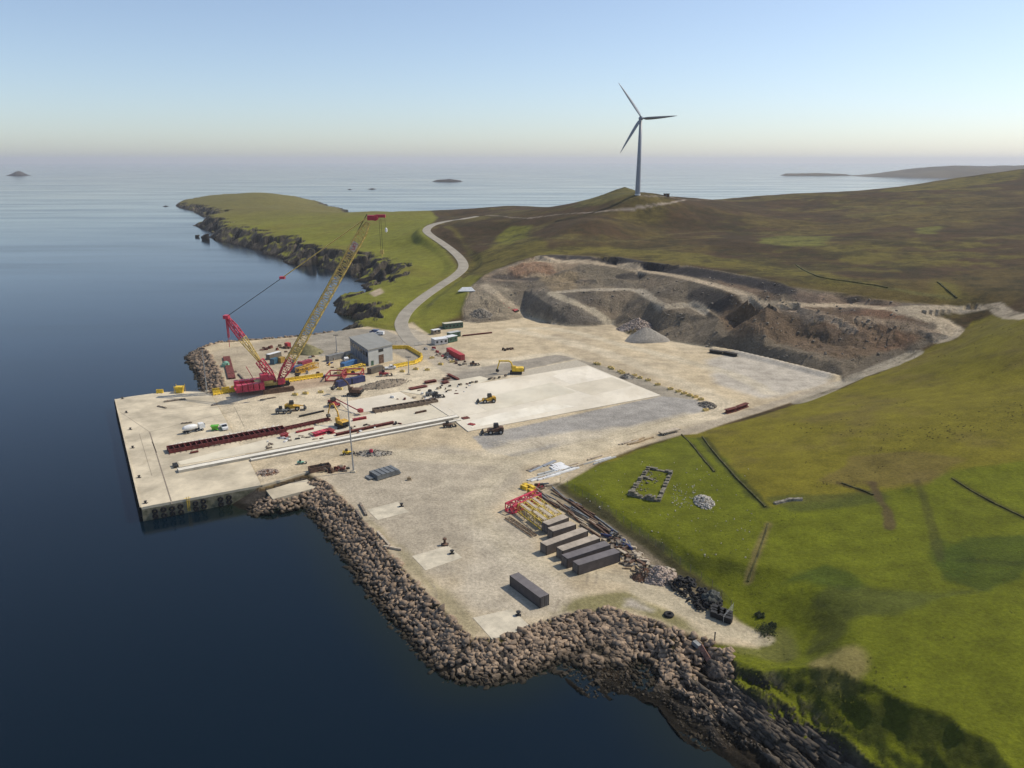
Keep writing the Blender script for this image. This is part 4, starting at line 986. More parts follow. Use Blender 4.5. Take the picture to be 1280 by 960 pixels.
# pushed-up boulders beside the wreckage, at the head of the gully
for k in range(90):
    p = T(random.uniform(885, 915), random.uniform(812, 850))
    if p.z < 6: RK.append((p.x, p.y, p.z, random.uniform(.8, 1.7)))
RK.sort(key=lambda r_: r_[0]**2+r_[1]**2+92**2-(r_[3]*18)**2)
def place_rock(o, r_):
    o.location = (r_[0], r_[1], r_[2]+.12); o.scale = (r_[3]*random.uniform(.85, 1.25), r_[3]*random.uniform(.75, 1.05), r_[3]*random.uniform(.8, 1.1)); o.rotation_euler = (random.uniform(-.5, .5), random.uniform(-.5, .5), random.uniform(0, 6.28))
for r_ in RK[:300]:
    o = link('armour_rock', random.choice(RV)); place_rock(o, r_)
    tag(o, 'brown quarried boulder of the sloping rock armour nearest the camera', 'boulder', 'armour boulders at the near end of the platform')
def rocks_stuff(name, RL, variants, m, label, cat='boulders', kind='stuff', strike=None):
    base = []
    for me_ in variants:
        V_ = np.array([v.co[:] for v in me_.vertices]); F_ = np.array([p_.vertices[:] for p_ in me_.polygons]); base.append((V_, F_))
    VV, FF, off = [], [], 0
    for r_ in RL:
        V_, F_ = base[rs.randint(len(base))]; e = Matrix.Rotation(random.uniform(0, 6.28) if strike is None else strike+random.uniform(-.3, .3), 3, 'Z')@Matrix.Rotation(random.uniform(-.6, .6), 3, 'X')
        s3 = np.array([random.uniform(.85, 1.25), random.uniform(.75, 1.05), random.uniform(.8, 1.1)])*r_[3]*(1 if strike is None else np.array([2.1, .8, .8]))
        VV.append((V_*s3)@np.array(e).T+np.array([r_[0], r_[1], r_[2]+.12])); FF.append(F_+off); off += len(V_)
    me_ = mesh_np(name, np.concatenate(VV), np.concatenate(FF), m); return tag(link(name, me_), label, cat, kind=kind)
rocks_stuff('armour_rocks', RK[300:], RV, RM, 'rest of the boulders armouring the shore slopes round the yard')

# heaps of stones
def heap(name, label, cat, c, rx, ry, h, nst, size, m, core=None, seed=1, base_z=None, rot=0):
    r_ = random.Random(seed); z0 = base_z if base_z is not None else c.z
    t = thing(name, label, cat, (c.x, c.y, z0), rot)
    mbh = MB(); n_ = 28; k_ = 7; vs = []; fs = []
    for j in range(k_+1):
        f = j/k_
        for i in range(n_):
            a2 = 2*math.pi*i/n_; wob = 1+.12*math.sin(a2*3+seed)+.07*r_.uniform(-1, 1)
            vs.append((rx*wob*(1-f)*math.cos(a2), ry*wob*(1-f)*math.sin(a2), h*(f**.85)*(1 if j < k_ else .97)-.25+(.04*h*r_.uniform(-1, 1) if 0 < j < k_ else 0)))
    for j in range(k_):
        for i in range(n_): fs.append((j*n_+i, j*n_+(i+1) % n_, (j+1)*n_+(i+1) % n_, (j+1)*n_+i))
    mbh.add(vs, fs).build('heap_body', core or m, t, True)
    if nst:
        RL = []
        for k in range(nst):
            a2 = r_.uniform(0, 6.28); q_ = math.sqrt(r_.random())*1.05; f = 1-q_
            RL.append((rx*q_*math.cos(a2), ry*q_*math.sin(a2), h*(max(f, 0)**.85)-.15, size*r_.uniform(.5, 1.4)))
        o = rocks_stuff('loose_stones', RL, [rock_mesh(seed*10+i, m=m, sub=1) for i in range(4)], m, None, None)
        o.parent = t
    return t
PINKM = rock_material('pinkish_rock', (.33, .26, .22), (.42, .34, .28), (.24, .20, .17)); PALEM = rock_material('pale_field_stone', (.42, .39, .34), (.50, .47, .42), (.30, .28, .24)); GREYM = rock_material('grey_blast_rock', (.19, .17, .14), (.26, .23, .185), (.12, .105, .09))
DARKM = rock_material('dark_debris', (.05, .045, .04), (.16, .13, .10), (.28, .22, .16))
heap('gravel_heap', 'smooth conical grey gravel heap at the foot of the quarry', 'gravel heap', G(807,425), 12, 9, 7.5, 0, 1, M['gravel'], seed=2)
heap('rubble_heap', 'pinkish rubble heap behind the conical gravel heap', 'rubble heap', G(797,412), 11, 8, 6.5, 900, 1.3, PINKM, M['pink'], 3)
heap('rubble_heap', 'grey blasted rock heap on the slope beside the portable cabins', 'rubble heap', G(601,396,5), 9, 8, 5, 600, 1.4, GREYM, M['gravel'], 4)
heap('stone_heap', 'pale heap of field stones on the grass beside the ruin', 'stone heap', T(881,628), 2.6, 4.6, 1.5, 320, .5, PALEM, M['stone'], 5)
heap('gravel_heap', 'small grey gravel heap behind the yellow blocks along the slab', 'gravel heap', G(784,472), 3.6, 3, 2.2, 160, .4, GREYM, M['gravel'], 6)
heap('gravel_heap', 'dark stony heap at the far end of the row of yellow blocks', 'gravel heap', G(884,507), 3.5, 5, 1.5, 250, .5, GREYM, M['gravel'], 7)
heap('gravel_heap', 'low long grey heap at the foot of the quarry ramp', 'gravel heap', G(707,404), 12, 5, 3.0, 200, .7, GREYM, M['gravel'], 8)
heap('soil_heap', 'brown soil heap with roots between the broken timber and the tyre pile', 'soil heap', G(806,721), 3.4, 2.8, 2.6, 140, .4, DARKM, M['soil'], 9)
heap('rubble_heap', 'pale broken rubble heap beside the tyre pile', 'rubble heap', G(824,722), 4.2, 3.4, 2.8, 420, .8, PINKM, M['stone'], 10)
heap('gravel_heap', 'grey mossy heap behind the foot of the crane boom', 'gravel heap', G(384,441), 9, 6, 5, 0, 1, mat('mossy_heap', (.20,.18,.09), .95, var=.3, scale=.5), seed=11)
heap('gravel_heap', 'flat topped brown spoil bund beside the dark blue containers', 'gravel heap', G(480,481), 13, 6, 2.4, 200, .5, GREYM, mat('bund', (.25,.205,.15), .95, var=.25, scale=.6), 12, rot=ang(G(460,484), G(500,476)))
heap('rubble_heap', 'small heap of rubble and timber beside the apron end', 'rubble heap', G(335,591), 3.5, 3, 1.0, 160, .5, PINKM, M['soil'], 13)
heap('rubble_heap', 'rubble heap with a red drum near the tall light mast', 'rubble heap', G(466,567), 6.5, 3, 1.2, 160, .5, GREYM, M['gravel'], 14)

# ------------------------------------------------------------------ crawler crane
def lattice(mb_, p, q, w0, d0, r, rb, bays, up=Vector((0, 1, 0)), taper=(1, 1)):
    p = Vector(p); q = Vector(q); k = (q-p).normalized(); s_ = k.cross(up).normalized(); t_ = up
    rings = []
    for i in range(bays+1):
        f = i/bays; c = p.lerp(q, f); sc = 1
        if f < taper[0]: sc = min(1, .35+.65*f/taper[0])
        if f > taper[1]: sc = min(1, .4+.6*(1-f)/(1-taper[1]))
        rings.append([c+s_*a_*w0/2*sc+t_*b2*d0/2*sc for a_, b2 in ((-1, -1), (1, -1), (1, 1), (-1, 1))])
    for i in range(bays):
        for j in range(4):
            mb_.tube(rings[i][j], rings[i+1][j], r, n=5, cap=False)
            a_, b2 = (j, (j+1) % 4) if i % 2 else ((j+1) % 4, j)
            mb_.tube(rings[i][a_], rings[i+1][b2], rb, n=4, cap=False)
            mb_.tube(rings[i+1][j], rings[i+1][(j+1) % 4], rb, n=4, cap=False)
    for j in range(4): mb_.tube(rings[0][j], rings[0][(j+1) % 4], rb, n=4, cap=False)
CB = G(346,487); YC = CB.y
foot = GY(349,477,YC); tip = GY(464,271,YC+2); dtop = GY(283,396,YC-1); dfoot = GY(344,477,YC)
crane = thing('crawler_crane', 'giant red and yellow lattice boom crawler crane standing at the back of the quay', 'crane', (CB.x, CB.y, 4))
def cl(p): return Vector((p[0]-CB.x, p[1]-CB.y, p[2]-4))
crawl_r = ang(G(318,492), G(366,486))
def crb(name, mb_, m): o = mb_.build(name, m, crane); o.rotation_euler = (0, 0, crawl_r); return o
for sy_ in (-4.6, 4.6):
    mb = MB(); prof = []
    for k in range(24):
        a2 = 2*math.pi*k/24; cx = 5.4 if math.cos(a2) > 0 else -5.4; prof.append((cx+.95*math.cos(a2), .95+.95*math.sin(a2)))
    mb.prism(prof, sy_-.8, sy_+.8)
    for k in range(26): mb.box(-6+k*.47, -5.75+k*.47, sy_-.86, sy_+.86, 1.86, 1.98)
    crb('crawler_track', mb, M['brown' if sy_ < 0 else 'dark'])
crb('carbody', MB().box(-2.6, 2.6, -3.9, 3.9, .7, 1.9).box(-1.4, 1.4, -5, 5, .8, 1.5).lathe([(2.3, 1.9), (2.3, 2.5)], 20), M['dark'])
crb('slewing_platform', MB().box(-12, 3.4, -1.9, 1.9, 2.55, 3.6).box(-8.5, -1.5, -2.5, 2.5, 3.6, 4.8), M['crane_yellow'])
mb = MB()
for sy_ in (-1, 1):
    for k in range(5):
        for l in range(3): mb.box(-16.2+k*2.2, -14.3+k*2.2, sy_*3.6-1.3, sy_*3.6+1.3, 2.4+l*.85, 3.2+l*.85)
mb.box(-16.6, -5.5, -4.9, 4.9, 2.0, 2.38); crb('counterweight', mb, M['crane_red'])
crb('engine_house', MB().box(-6.2, -3.2, -2.0, 2.0, 4.82, 7.4).box(-3.1, -.8, -1.8, 1.8, 4.82, 6.4), M['crane_red'])
o = crb('operator_cab', MB().prism([(0.2, 3.0), (2.6, 3.0), (3.2, 4.0), (2.9, 5.6), (.2, 5.6)], -3.7, -2.1), M['crane_red'])
MB().box(2.2, 3.15, -3.55, -2.25, 4.2, 5.3).build('cab_window', M['glass'], o)
crb('winch_drum', MB().lathe([(.9, -1.5), (.9, -1.4), (.55, -1.4), (.55, 1.4), (.9, 1.4), (.9, 1.5)], 16, 'y', (-2.2, 0, 4.2)), M['dark'])
red_end = foot.lerp(tip, .135); mb = MB(); lattice(mb, cl(foot), cl(red_end), 3.4, 3.4, .27, .15, 5, taper=(.5, 1)); mb.build('boom_foot_section', M['crane_red'], crane)
mb = MB(); y_end = foot.lerp(tip, .965); lattice(mb, cl(red_end), cl(y_end), 3.3, 3.3, .24, .13, 34, taper=(0, .93)); mb.build('boom_section', M['crane_yellow'], crane)
# spine of sheaves and ropes along back of boom
kb = (tip-foot).normalized(); nb = Vector((-kb.z, 0, kb.x)); mb = MB()
for o_ in (-.35, 0, .35): mb.tube(cl(foot.lerp(tip, .12)+nb*2.1+Vector((0, o_, 0))), cl(tip+nb*1.9+Vector((0, o_, 0))), .13, n=4)
for f in (.3, .52, .6, .8): mb.tube(cl(foot.lerp(tip, f)+nb*1.5), cl(foot.lerp(tip, f)+nb*2.3), .12, n=4)
mb.build('hoist_rope', M['dark'], crane)
hd = MB(); c0 = cl(tip); hd.box(c0.x-1.4, c0.x+1.4, -1.3, 1.3, c0.z-1.3, c0.z+.6); hd.box(c0.x+1.8, c0.x+5.6, -.5, .5, c0.z-.3, c0.z+.9)
for sgn in (-1, 1): hd.lathe([(.2, -.2), (1.1, -.2), (1.1, .2), (.2, .2)], 16, 'y', (c0.x+1.6, c0.y+sgn*.9, c0.z-.4))
o = MB(); o.v = [(x, y+c0.y, z) for x, y, z in hd.v[:16]]+hd.v[16:]; o.f = hd.f; o.build('boom_head', M['crane_red'], crane)
sg = MB(); sgp = cl(foot.lerp(tip, .83)); su = kb*1.9; sv = Vector((kb.z, 0, -kb.x))
# boom logo: a red ring mark on a pale plate
pc = sgp+Vector((0, -1.85, 0)); sg.hexa([pc-su-sv*1.2, pc+su-sv*1.2, pc+su+sv*1.2, pc-su+sv*1.2], [q_+Vector((0, -.08, 0)) for q_ in (pc-su-sv*1.2, pc+su-sv*1.2, pc+su+sv*1.2, pc-su+sv*1.2)])
sgo = sg.build('logo_plate', mat('pale_plate', (.62, .50, .40), .5), crane)
sg = MB()
for (c_, a0, a1) in ((pc+su*.38, 40, 300), (pc-su*.38, 200, 480)):
    for k in range(10):
        A1, A2 = R(a0+(a1-a0)*k/10), R(a0+(a1-a0)*(k+1)/10)
        sg.tube(c_+Vector((math.cos(A1), 0, math.sin(A1)))*.62+Vector((0, -.16, 0)), c_+Vector((math.cos(A2), 0, math.sin(A2)))*.62+Vector((0, -.16, 0)), .14, n=4)
sg.build('logo_mark', M['crane_red'], sgo)
mb = MB(); hb0 = tip+Vector((3.4, 0, -.5)); hb1 = hb0+Vector((.2, 0, -12.5))
for o_ in (-.35, .35): mb.tube(cl(hb0+Vector((o_, 0, 0))), cl(hb1+Vector((o_, 0, 0))), .07, n=4)
mb.tube(cl(tip+Vector((5.3, 0, 0))), cl(tip+Vector((5.7, 0, -5))), .04, n=4); mb.build('hoist_line', M['dark'], crane)
o = MB(); q_ = cl(hb1); o.box(q_.x-.7, q_.x+.7, q_.y-.35, q_.y+.35, q_.z-1.6, q_.z); o.tube((q_.x, q_.y, q_.z-1.6), (q_.x+.1, q_.y, q_.z-3.1), .25, .1)
o.build('hook_block', M['crane_yellow'], crane)
q_ = cl(tip+Vector((5.7, 0, -5))); MB().lathe([(.1, .8), (.45, .4), (.5, -.7), (.1, -1.1)], 10, 'z', tuple(q_)).build('auxiliary_ball', M['white'], crane)
# derrick mast
f1 = dfoot.lerp(dtop, .33); f2 = dfoot.lerp(dtop, .68)
mb = MB(); lattice(mb, cl(dfoot), cl(f1), 2.4, 3.0, .27, .15, 5, taper=(.4, 1)); mb.build('derrick_foot_section', M['crane_red'], crane); mb = MB(); lattice(mb, cl(f2), cl(dtop), 2.0, 2.6, .26, .15, 6, taper=(0, .55)); mb.build('derrick_head_section', M['crane_red'], crane)
mb = MB(); lattice(mb, cl(f1), cl(f2), 2.3, 2.9, .22, .10, 5); mb.build('derrick_section', M['crane_yellow'], crane)
for nm, dx in (('back_strut', 0),):
    mb = MB()
    for o_ in (-.7, .7): mb.tube(cl(dtop+Vector((0, o_, 0))), cl(GY(286,422,YC)+Vector((0, o_, 0))), .28, .22, 6)
    mb.box(cl(dtop).x-1, cl(dtop).x+1, cl(dtop).y-1.3, cl(dtop).y+1.3, cl(dtop).z-.7, cl(dtop).z+.7); mb.tube(cl(GY(286,422,YC)), cl(GY(287,434,YC)), .12)
    mb.build(nm, M['crane_red'], crane)
midp = GY(353,347,YC)
mb = MB()
for o_ in (-1.0, -.35, .35, 1.0): mb.tube(cl(dtop+Vector((0, o_, 0))), cl(midp+Vector((0, o_*.7, 0))), .11, n=4)
mb.build('derrick_rope', M['dark'], crane)
mb = MB()
for o_ in (-.5, .5): mb.tube(cl(midp+Vector((0, o_, 0))), cl(tip+Vector((-1.2, o_*2, 0))), .24, n=4)
mb.build('pendant_bar', M['crane_yellow'], crane)
q_ = cl(midp); MB().box(q_.x-1, q_.x+1, q_.y-.9, q_.y+.9, q_.z-.5, q_.z+.5).build('pulley_block', M['crane_red'], crane)
mb = MB(); aft = cl(GY(317,474,YC)); mb.tube(cl(dfoot), aft, .22); mb.tube(aft, aft+Vector((-2.6, 0, 5.5)), .14); mb.tube(aft, aft+Vector((1.6, 0, -3)), .18); mb.build('gantry_frame', M['crane_red'], crane)
mb = MB(); [mb.tube(cl(f1+Vector((0, o_, 0))), cl(GY(350,470,YC)+Vector((0, o_, 0))), .06, n=4) for o_ in (-.6, .6)]; mb.build('guy_rope', M['dark'], crane)

# ------------------------------------------------------------------ wind turbine
tb = T(797,243.5); YT = tb.y
zc_ = lambda v: GY(797, v, YT).z
wt = thing('wind_turbine', 'tall three bladed wind turbine standing on the hill top above the quarry', 'wind turbine', (tb.x, tb.y, tb.z-.5))
hubz = zc_(148)-tb.z+.5; lean = GY(799.5,148,YT).x-tb.x
MB().lathe([(2.5, 0), (2.45, 3), (1.9, hubz*.45), (1.35, hubz-2.2)], 24).build('tower', M['turb'], wt, True)
MB().lathe([(2.6, .0), (2.6, 1.4)], 24).build('tower_base_ring', M['white'], wt)
HUBC = Vector((lean*0+.6, -3.2, hubz))
mb = MB(); mb.lathe([(.3, -3.8), (1.6, -3.2), (2.0, -1), (1.9, 2.2), (1.2, 4.8), (.3, 5.4)], 16, 'y', (0, 0, hubz)); mb.build('nacelle', M['turb'], wt, True)
mb = MB(); mb.lathe([(.1, -1.7), (.9, -1.3), (1.4, -.4), (1.45, .8)], 16, 'y', (0, -4.4, hubz)); mb.build('hub', M['turb'], wt, True)
hubp = Vector((0, -4.6, hubz))
for (u, v) in ((773,103.5),(846.5,144.5),(775.5,191)):
    tipw = GY(u, v, YT-4.6); dv = Vector((tipw.x-tb.x, 0, tipw.z-(tb.z-.5)-hubz)); L = dv.length*1.0; k = dv.normalized(); s_ = Vector((-k.z, 0, k.x)); fw = Vector((0, 1, 0))
    vs, fs, NS = [], [], 12
    for j in range(NS+1):
        f = j/NS; r_ = 1.2+(L-1.2)*f; ch = (1.5 if f < .04 else (3.3 if f < .2 else 3.3*(1-(f-.2)/.8)**.8*.88+.32)); th = ch*(.9 if f < .04 else .22); tw = R(38*(1-f)**2+16)
        cc, sn = math.cos(tw), math.sin(tw)
        for a_, b2 in ((-.3, 0), (-.1, .5), (.3, .35), (.72, 0), (.3, -.3), (-.1, -.5)):
            p = hubp+k*r_+s_*(a_*ch*cc-b2*th*sn)*-1+fw*(a_*ch*sn+b2*th*cc); vs.append(tuple(p))
    for j in range(NS):
        for i in range(6): fs.append((j*6+i, j*6+(i+1) % 6, (j+1)*6+(i+1) % 6, (j+1)*6+i))
    fs += [tuple(range(5, -1, -1)), tuple(range(NS*6, NS*6+6))]
    MB().add(vs, fs).build('blade', M['turb'], wt, True)
kp = T(833,245.5); t_ = thing('transformer_kiosk', 'small dark equipment kiosk on the ridge beside the wind turbine', 'kiosk', kp)
MB().box(-2.6, 2.6, -1.5, 1.5, -.5, 2.4).build('kiosk_body', M['brown'], t_); MB().box(-2.8, 2.8, -1.7, 1.7, 2.403, 2.7).build('kiosk_roof', M['dark'], t_); MB().box(-1, 0, -1.56, -1.5, 0, 2).build('kiosk_door', M['grey_steel'], t_)

# ------------------------------------------------------------------ containers
def container(label, p, q, m, h=2.6, w_=2.44, side=1, L=None, group=None, roofm=None, base=4.0):
    """p: near-left bottom corner, q: far bottom corner along the long side; body extends to 'side'"""
    Lc = L or (q-p).length; t = thing('shipping_container', label, 'container', (p.x, p.y, base), ang(p, q), group)
    y0, y1 = (0, w_) if side > 0 else (-w_, 0)
    MB().box(.06, Lc-.06, y0+.05, y1-.05, .14, h-.06).build('container_body', m, t)
    MB().box(.03, Lc-.03, y0+.02, y1-.02, h-.055, h).build('roof_sheet', roofm or m, t)
    mb_ = MB()
    for x in (0, Lc-.12):
        for y in (y0, y1-.12): mb_.box(x, x+.12, y, y+.12, 0, h+.015)
    for y in (y0, y1-.12): mb_.box(.123, Lc-.123, y+.01, y+.11, 0, .137)
    mb_.build('corner_frame', M['dark'], t)
    d_ = MB(); d_.box(-.03, .055, y0+.15, (y0+y1)/2-.02, .2, h-.2).box(-.03, .055, (y0+y1)/2+.02, y1-.15, .2, h-.2); d_.build('door', m, t)
    lb = MB(); [lb.tube((-.07, y0+w_*f, .2), (-.07, y0+w_*f, h-.2), .03, n=4) for f in (.2, .38, .62, .8)]; lb.build('lock_bar', M['galv'], t)
    return t
cm = corr('container_brown_grey', (.115, .095, .085)); cm2 = corr('container_slate', (.085, .073, .072)); cmt = mat('dusty_roof', (.40, .34, .27), .8, var=.2, scale=.6); cmr = mat('slate_roof', (.15, .135, .135), .7, var=.15, scale=.6)
gc = 'containers standing in the near yard'
container('dark slate container in the front of the parallel row, nearest the camera', G(722.8,719.5), G(775.3,702.5), cm2, group=gc, roofm=cmr)
container('dark slate container second from the front of the parallel row', G(709,711), G(763,693), cm2, group=gc, roofm=cmr)
container('brown container with a pale dusty roof behind the two slate ones', G(703,701), G(750,684.5), cm, group=gc, roofm=cmt)
container('brown container with dusty roof in mid row, small hatch on its roof', G(683,694.5), G(735,675), cm, group=gc, roofm=cmt)
container('short brown container with pale roof, second from the yellow boom sections', G(691,676), G(720,667), cm, group=gc, roofm=cmt)
container('short brown container with pale roof right beside the yellow boom sections', G(685,668), G(711,658), cm, group=gc, roofm=cmt)
container('long slate container standing alone in front of the others near the rocks', G(675,760.7), G(637,732), cm2, group=gc, side=-1, roofm=cmr)
# further containers and cabins
def simple_cont(label, u1, v1, u2, v2, m, side=1, h=2.6, w_=2.44, roofm=None): return container(label, G(u1, v1), G(u2, v2), m, side=side, h=h, w_=w_, roofm=roofm)
simple_cont('bright red container with a dark open end beside the access road', 575,451,558,441.5, corr('red_cont', (.48,.045,.05)), -1, 2.8, 2.6)
simple_cont('dark blue container left of a pair near the red steel frames', 422.5,485,440,480.5, corr('blue_cont', (.04,.045,.12)))
simple_cont('dark blue container right of a pair near the red steel frames', 441,480.5,457,477, corr('blue_cont', (.04,.045,.12)))
simple_cont('light blue container beside the shed', 430.5,461.5,447,456, corr('lblue_cont', (.05,.15,.33)))
simple_cont('grey container left of the shed', 411,452,432,447, corr('grey_cont', (.22,.22,.21)))
simple_cont('brown open skip container standing in front of the shed', 464,468,479,463.5, corr('brown_cont', (.13,.11,.085)))
simple_cont('teal container behind the crane boom foot', 342.5,456,350,453.5, corr('teal_cont', (.05,.12,.17)))
simple_cont('yellow sided container right of the teal one behind the crane', 351,454.5,357,452.5, corr('ylw_cont', (.38,.24,.05)))
simple_cont('white topped container behind the crane mast', 337,450,352,446, corr('wh_cont', (.16,.14,.11)), roofm=M['white'])
simple_cont('dark red container near the crane boom foot', 378,460,391,456, corr('dred_cont', (.30,.05,.07)))
simple_cont('small red container standing on the reclaimed ground by the sea wall', 359.5,435.5,364,434.5, corr('red_cont', (.48,.045,.05)))
simple_cont('blue grey container lying near the boom foot', 368,466,380,463, corr('bg_cont', (.09,.11,.2)))
def cabin(label, p, q, m, w_=3, h=2.8, windows=3, roof=None):
    L = (q-p).length; t = thing('site_cabin', label, 'cabin', (p.x, p.y, 4), ang(p, q))
    MB().box(0, L, 0, w_, .2, h).build('wall', m, t); MB().box(-.12, L+.12, -.12, w_+.12, h+.003, h+.15).build('roof', roof or M['white'], t)
    for k in range(windows): 
        x = L*(k+.5)/windows; o = MB().box(x-.55, x+.55, -.05, -.002, 1.2, 2.2).build('window', M['glass'], t)
    MB().box(.2, L-.2, .2, w_-.2, 0, .197).build('skid', M['dark'], t); return t
cabin('white two bay site cabin beside the gate on the access road', G(544,432), G(560,430), mat('cabin_white', (.55,.54,.52)), 5, 3)
cabin('dark green site cabin right of the white one by the gate', G(561,429), G(572,426.5), M['dgreen'], 4, 3, 2)
cabin('pale blue roofed cabin behind the dark green one', G(563,423), G(576,420.5), M['dgreen'], 3, 2.8, 2, M['clad'])
cabin('long green cabin with a cream roof at the foot of the bank', G(556,412), G(579,409.5), M['dgreen'], 3.5, 3.2, 5, mat('cream_roof', (.60,.57,.45)))
cabin('low grey cabin at the foot of the bank', G(542,418.5), G(551,417), M['gtimber'], 2.5, 2.4, 2)
p_ = T(584,364); t_ = thing('stacked_panels', 'white panel stack on the slope beside the quarry road', 'panels', p_)
for k in range(4): MB().box(-6+k, 5-k*.5, -2+k*2, 0+k*2, .1+k*.4, .5+k*.4, .15).build('panel', M['white'], t_)

# ------------------------------------------------------------------ shed
sA = G(461,458); sB = G(491,450.5); sC = G(438.5,441)       # near corner, right corner, far-left corner
rzs = ang(sA, sB); Ls = (sB-sA).length; dirn = (sC-sA); Ws = abs(-math.sin(rzs)*dirn.x+math.cos(rzs)*dirn.y); hs = 7.6
Ls = max(Ls, 11); Ws = 28
sh_ = thing('industrial_shed', 'grey metal clad industrial shed with a flat pale roof beside the access road', 'shed', (sA.x, sA.y, 4), rzs)
dx = dirn.x*math.cos(rzs)+dirn.y*math.sin(rzs); dy = -dirn.x*math.sin(rzs)+dirn.y*math.cos(rzs)
plan = [(0, 0), (Ls, 0), (Ls+dx, dy), (dx, dy)]
MB().slab(plan, 0, hs).build('wall', M['clad'], sh_)
MB().slab([(-.4, -.4), (Ls+.4, -.4), (Ls+dx+.4, dy+.4), (dx-.4, dy+.4)], hs+.005, hs+.45).build('roof', M['roof'], sh_)
lside = Vector((dx, dy, 0)); ll = lside.length; lr = math.atan2(dy, dx)
o = MB().box(.2, ll-.2, .02, .12, .1, hs-.1).build('side_cladding', M['bluegrey'], sh_); o.rotation_euler = (0, 0, lr)
mb = MB(); [mb.box(ll*k/7-.15, ll*k/7+.15, .12, .3, .1, hs-.1) for k in range(1, 7)]; o = mb.build('column', M['galv'], sh_); o.rotation_euler = (0, 0, lr)
for k in range(7):
    o = MB().box(ll*(k+.2)/7, ll*(k+.8)/7, .13, .2, 4.2, 6.4).build('window', M['glass'], sh_); o.rotation_euler = (0, 0, lr)
MB().box(Ls*.42, Ls*.62, -.1, -.003, .0, 4.2).build('roller_door', M['brown'], sh_)
MB().box(Ls*.42, Ls*.62, -.08, -.003, 5.6, 7).build('window', M['glass'], sh_)
MB().box(Ls*.1, Ls*.2, -.08, -.003, 0, 2.3).build('door', M['dgreen'], sh_)

# ------------------------------------------------------------------ boom sections stored in the yard
def frame_section(label, p, q, w_, h_, m, z=4.15, cat='crane section', name='crane_boom_section', bays=5, deck=True, r=.11):
    L = (q-p).length; t = thing(name, label, cat, (p.x, p.y, z), ang(p, q))
    mb_ = MB(); lattice(mb_, (0, 0, h_/2), (L, 0, h_/2), w_, h_, r, r*.55, bays, up=Vector((0, 0, 1)), taper=(0, 1)); mb_.build('lattice_frame', m, t)
    if deck: MB().box(.3, L-.3, -w_/2+.35, w_/2-.35, .02, .08).build('walkway', M['drytan'], t); MB().box(L*.05, L*.45, -w_/2+.3, -w_/2+1.2, h_+.12, h_+.18).box(L*.5, L*.95, -.2, w_/2-.3, h_+.12, h_+.18).build('top_grating', M['drytan'], t)
    return t
c0, c1, c3 = G(648,641), G(670,629.5), G(679,665)
ax = (c3-c0).normalized(); wx = (c1-c0); wl = wx.length; wxn = wx.normalized()
labs = ['yellow lattice boom section on the outer side of the stored group, next to open ground', 'yellow lattice boom section in the middle of the stored group', 'yellow lattice boom section on the bank side of the stored group']
for k in range(3):
    s0 = c0+wxn*(wl*(k+.5)/3)
    frame_section(labs[k], s0, s0+ax*12.8, wl/3-.25, 2.3, mat('yellow_boom', (.70,.52,.10), .5), bays=6, r=.13)
r0_, r1_ = G(636,641), G(672,625)
frame_section('crimson lattice crane section lying across the ends of the yellow ones', r0_, r1_, 2.6, 2.2, M['crane_red'], deck=False, bays=6, r=.28)
frame_section('thin grey lattice frame lying flat on the ground beside the yellow boom sections', G(634,648), G(668,671), 1.4, .3, M['brown'], deck=False, r=.08)
# stored crane parts by the shed
for (u1, v1, u2, v2, m_, lab) in [(432,466.5,455,461,'yellow','yellow lattice section lying beside the blue container at the shed'),(424,468,436,465,'crane_yellow','short pale yellow lattice section near the shed'),(383,463,396,459,'plant_yellow','dusty yellow lattice section near the crane boom foot'),(372,467,384,463.5,'plant_yellow','second dusty yellow crane part in front of the boom foot')]:
    frame_section(lab, G(u1, v1), G(u2, v2), 2.4, 2.2, M[m_], deck=False, bays=4, r=.2)
# red steel frames
for (u1, v1, u2, v2, lab) in [(413,470,430,474,'open red steel frame behind the dark blue containers'),(432,468,452,472,'second open red steel frame right of the first')]:
    p = G(u1, v1); q_ = G(u2, v2); t_ = thing('steel_rack', lab, 'steel frame', (p.x, p.y, 4), 0)
    v1_ = q_-p; mb = MB(); a2 = [(0, 0), (abs(v1_.x), 0), (abs(v1_.x), -9), (0, -9)]
    for z in (.4, 2.6):
        for i in range(4): mb.tube(a2[i]+(z,), a2[(i+1) % 4]+(z,), .3, n=4)
    for i in range(4): mb.tube(a2[i]+(0,), a2[i]+(2.6,), .3, n=4)
    mb.build('frame_beam', M['red'], t_)

# ------------------------------------------------------------------ barriers and blocks
def barrier(label, grp, m):
    t = thing('barrier_block', label, 'barrier', (0, 0, 4), 0, grp)
    MB().prism([(-.5, 0), (.5, 0), (.42, .35), (.25, .5), (.22, 1.3), (-.22, 1.3), (-.25, .5), (-.42, .35)], -1.1, 1.1).build('barrier_body', m, t)
    mb_ = MB(); mb_.box(-.54, .54, -.75, -.45, -.0, .22).box(-.54, .54, .45, .75, 0, .22); mb_.build('fork_slot', M['dark'], t)
    mb_ = MB(); mb_.tube((0, -.3, 1.3), (0, 0, 1.5), .04, n=4).tube((0, 0, 1.5), (0, .3, 1.3), .04, n=4); mb_.build('lifting_eye', M['dark'], t); return t
def row(pts, step, proto, sc=1.0):
    L = [G(u, v) for u, v in pts]; first = [proto]; n_ = 0
    for i in range(len(L)-1):
        d = (L[i+1]-L[i]); k = max(1, int(d.length/step))
        for j in range(k):
            p = L[i]+d*((j+.5)/k); rz = ang(L[i], L[i+1])-math.pi/2+random.uniform(-.04, .04)
            if n_ == 0: proto.location = p; proto.rotation_euler = (0, 0, rz); o = proto; proto.scale = (sc, sc, sc)
            else: o = dup(proto, p, rz)
            n_ += 1
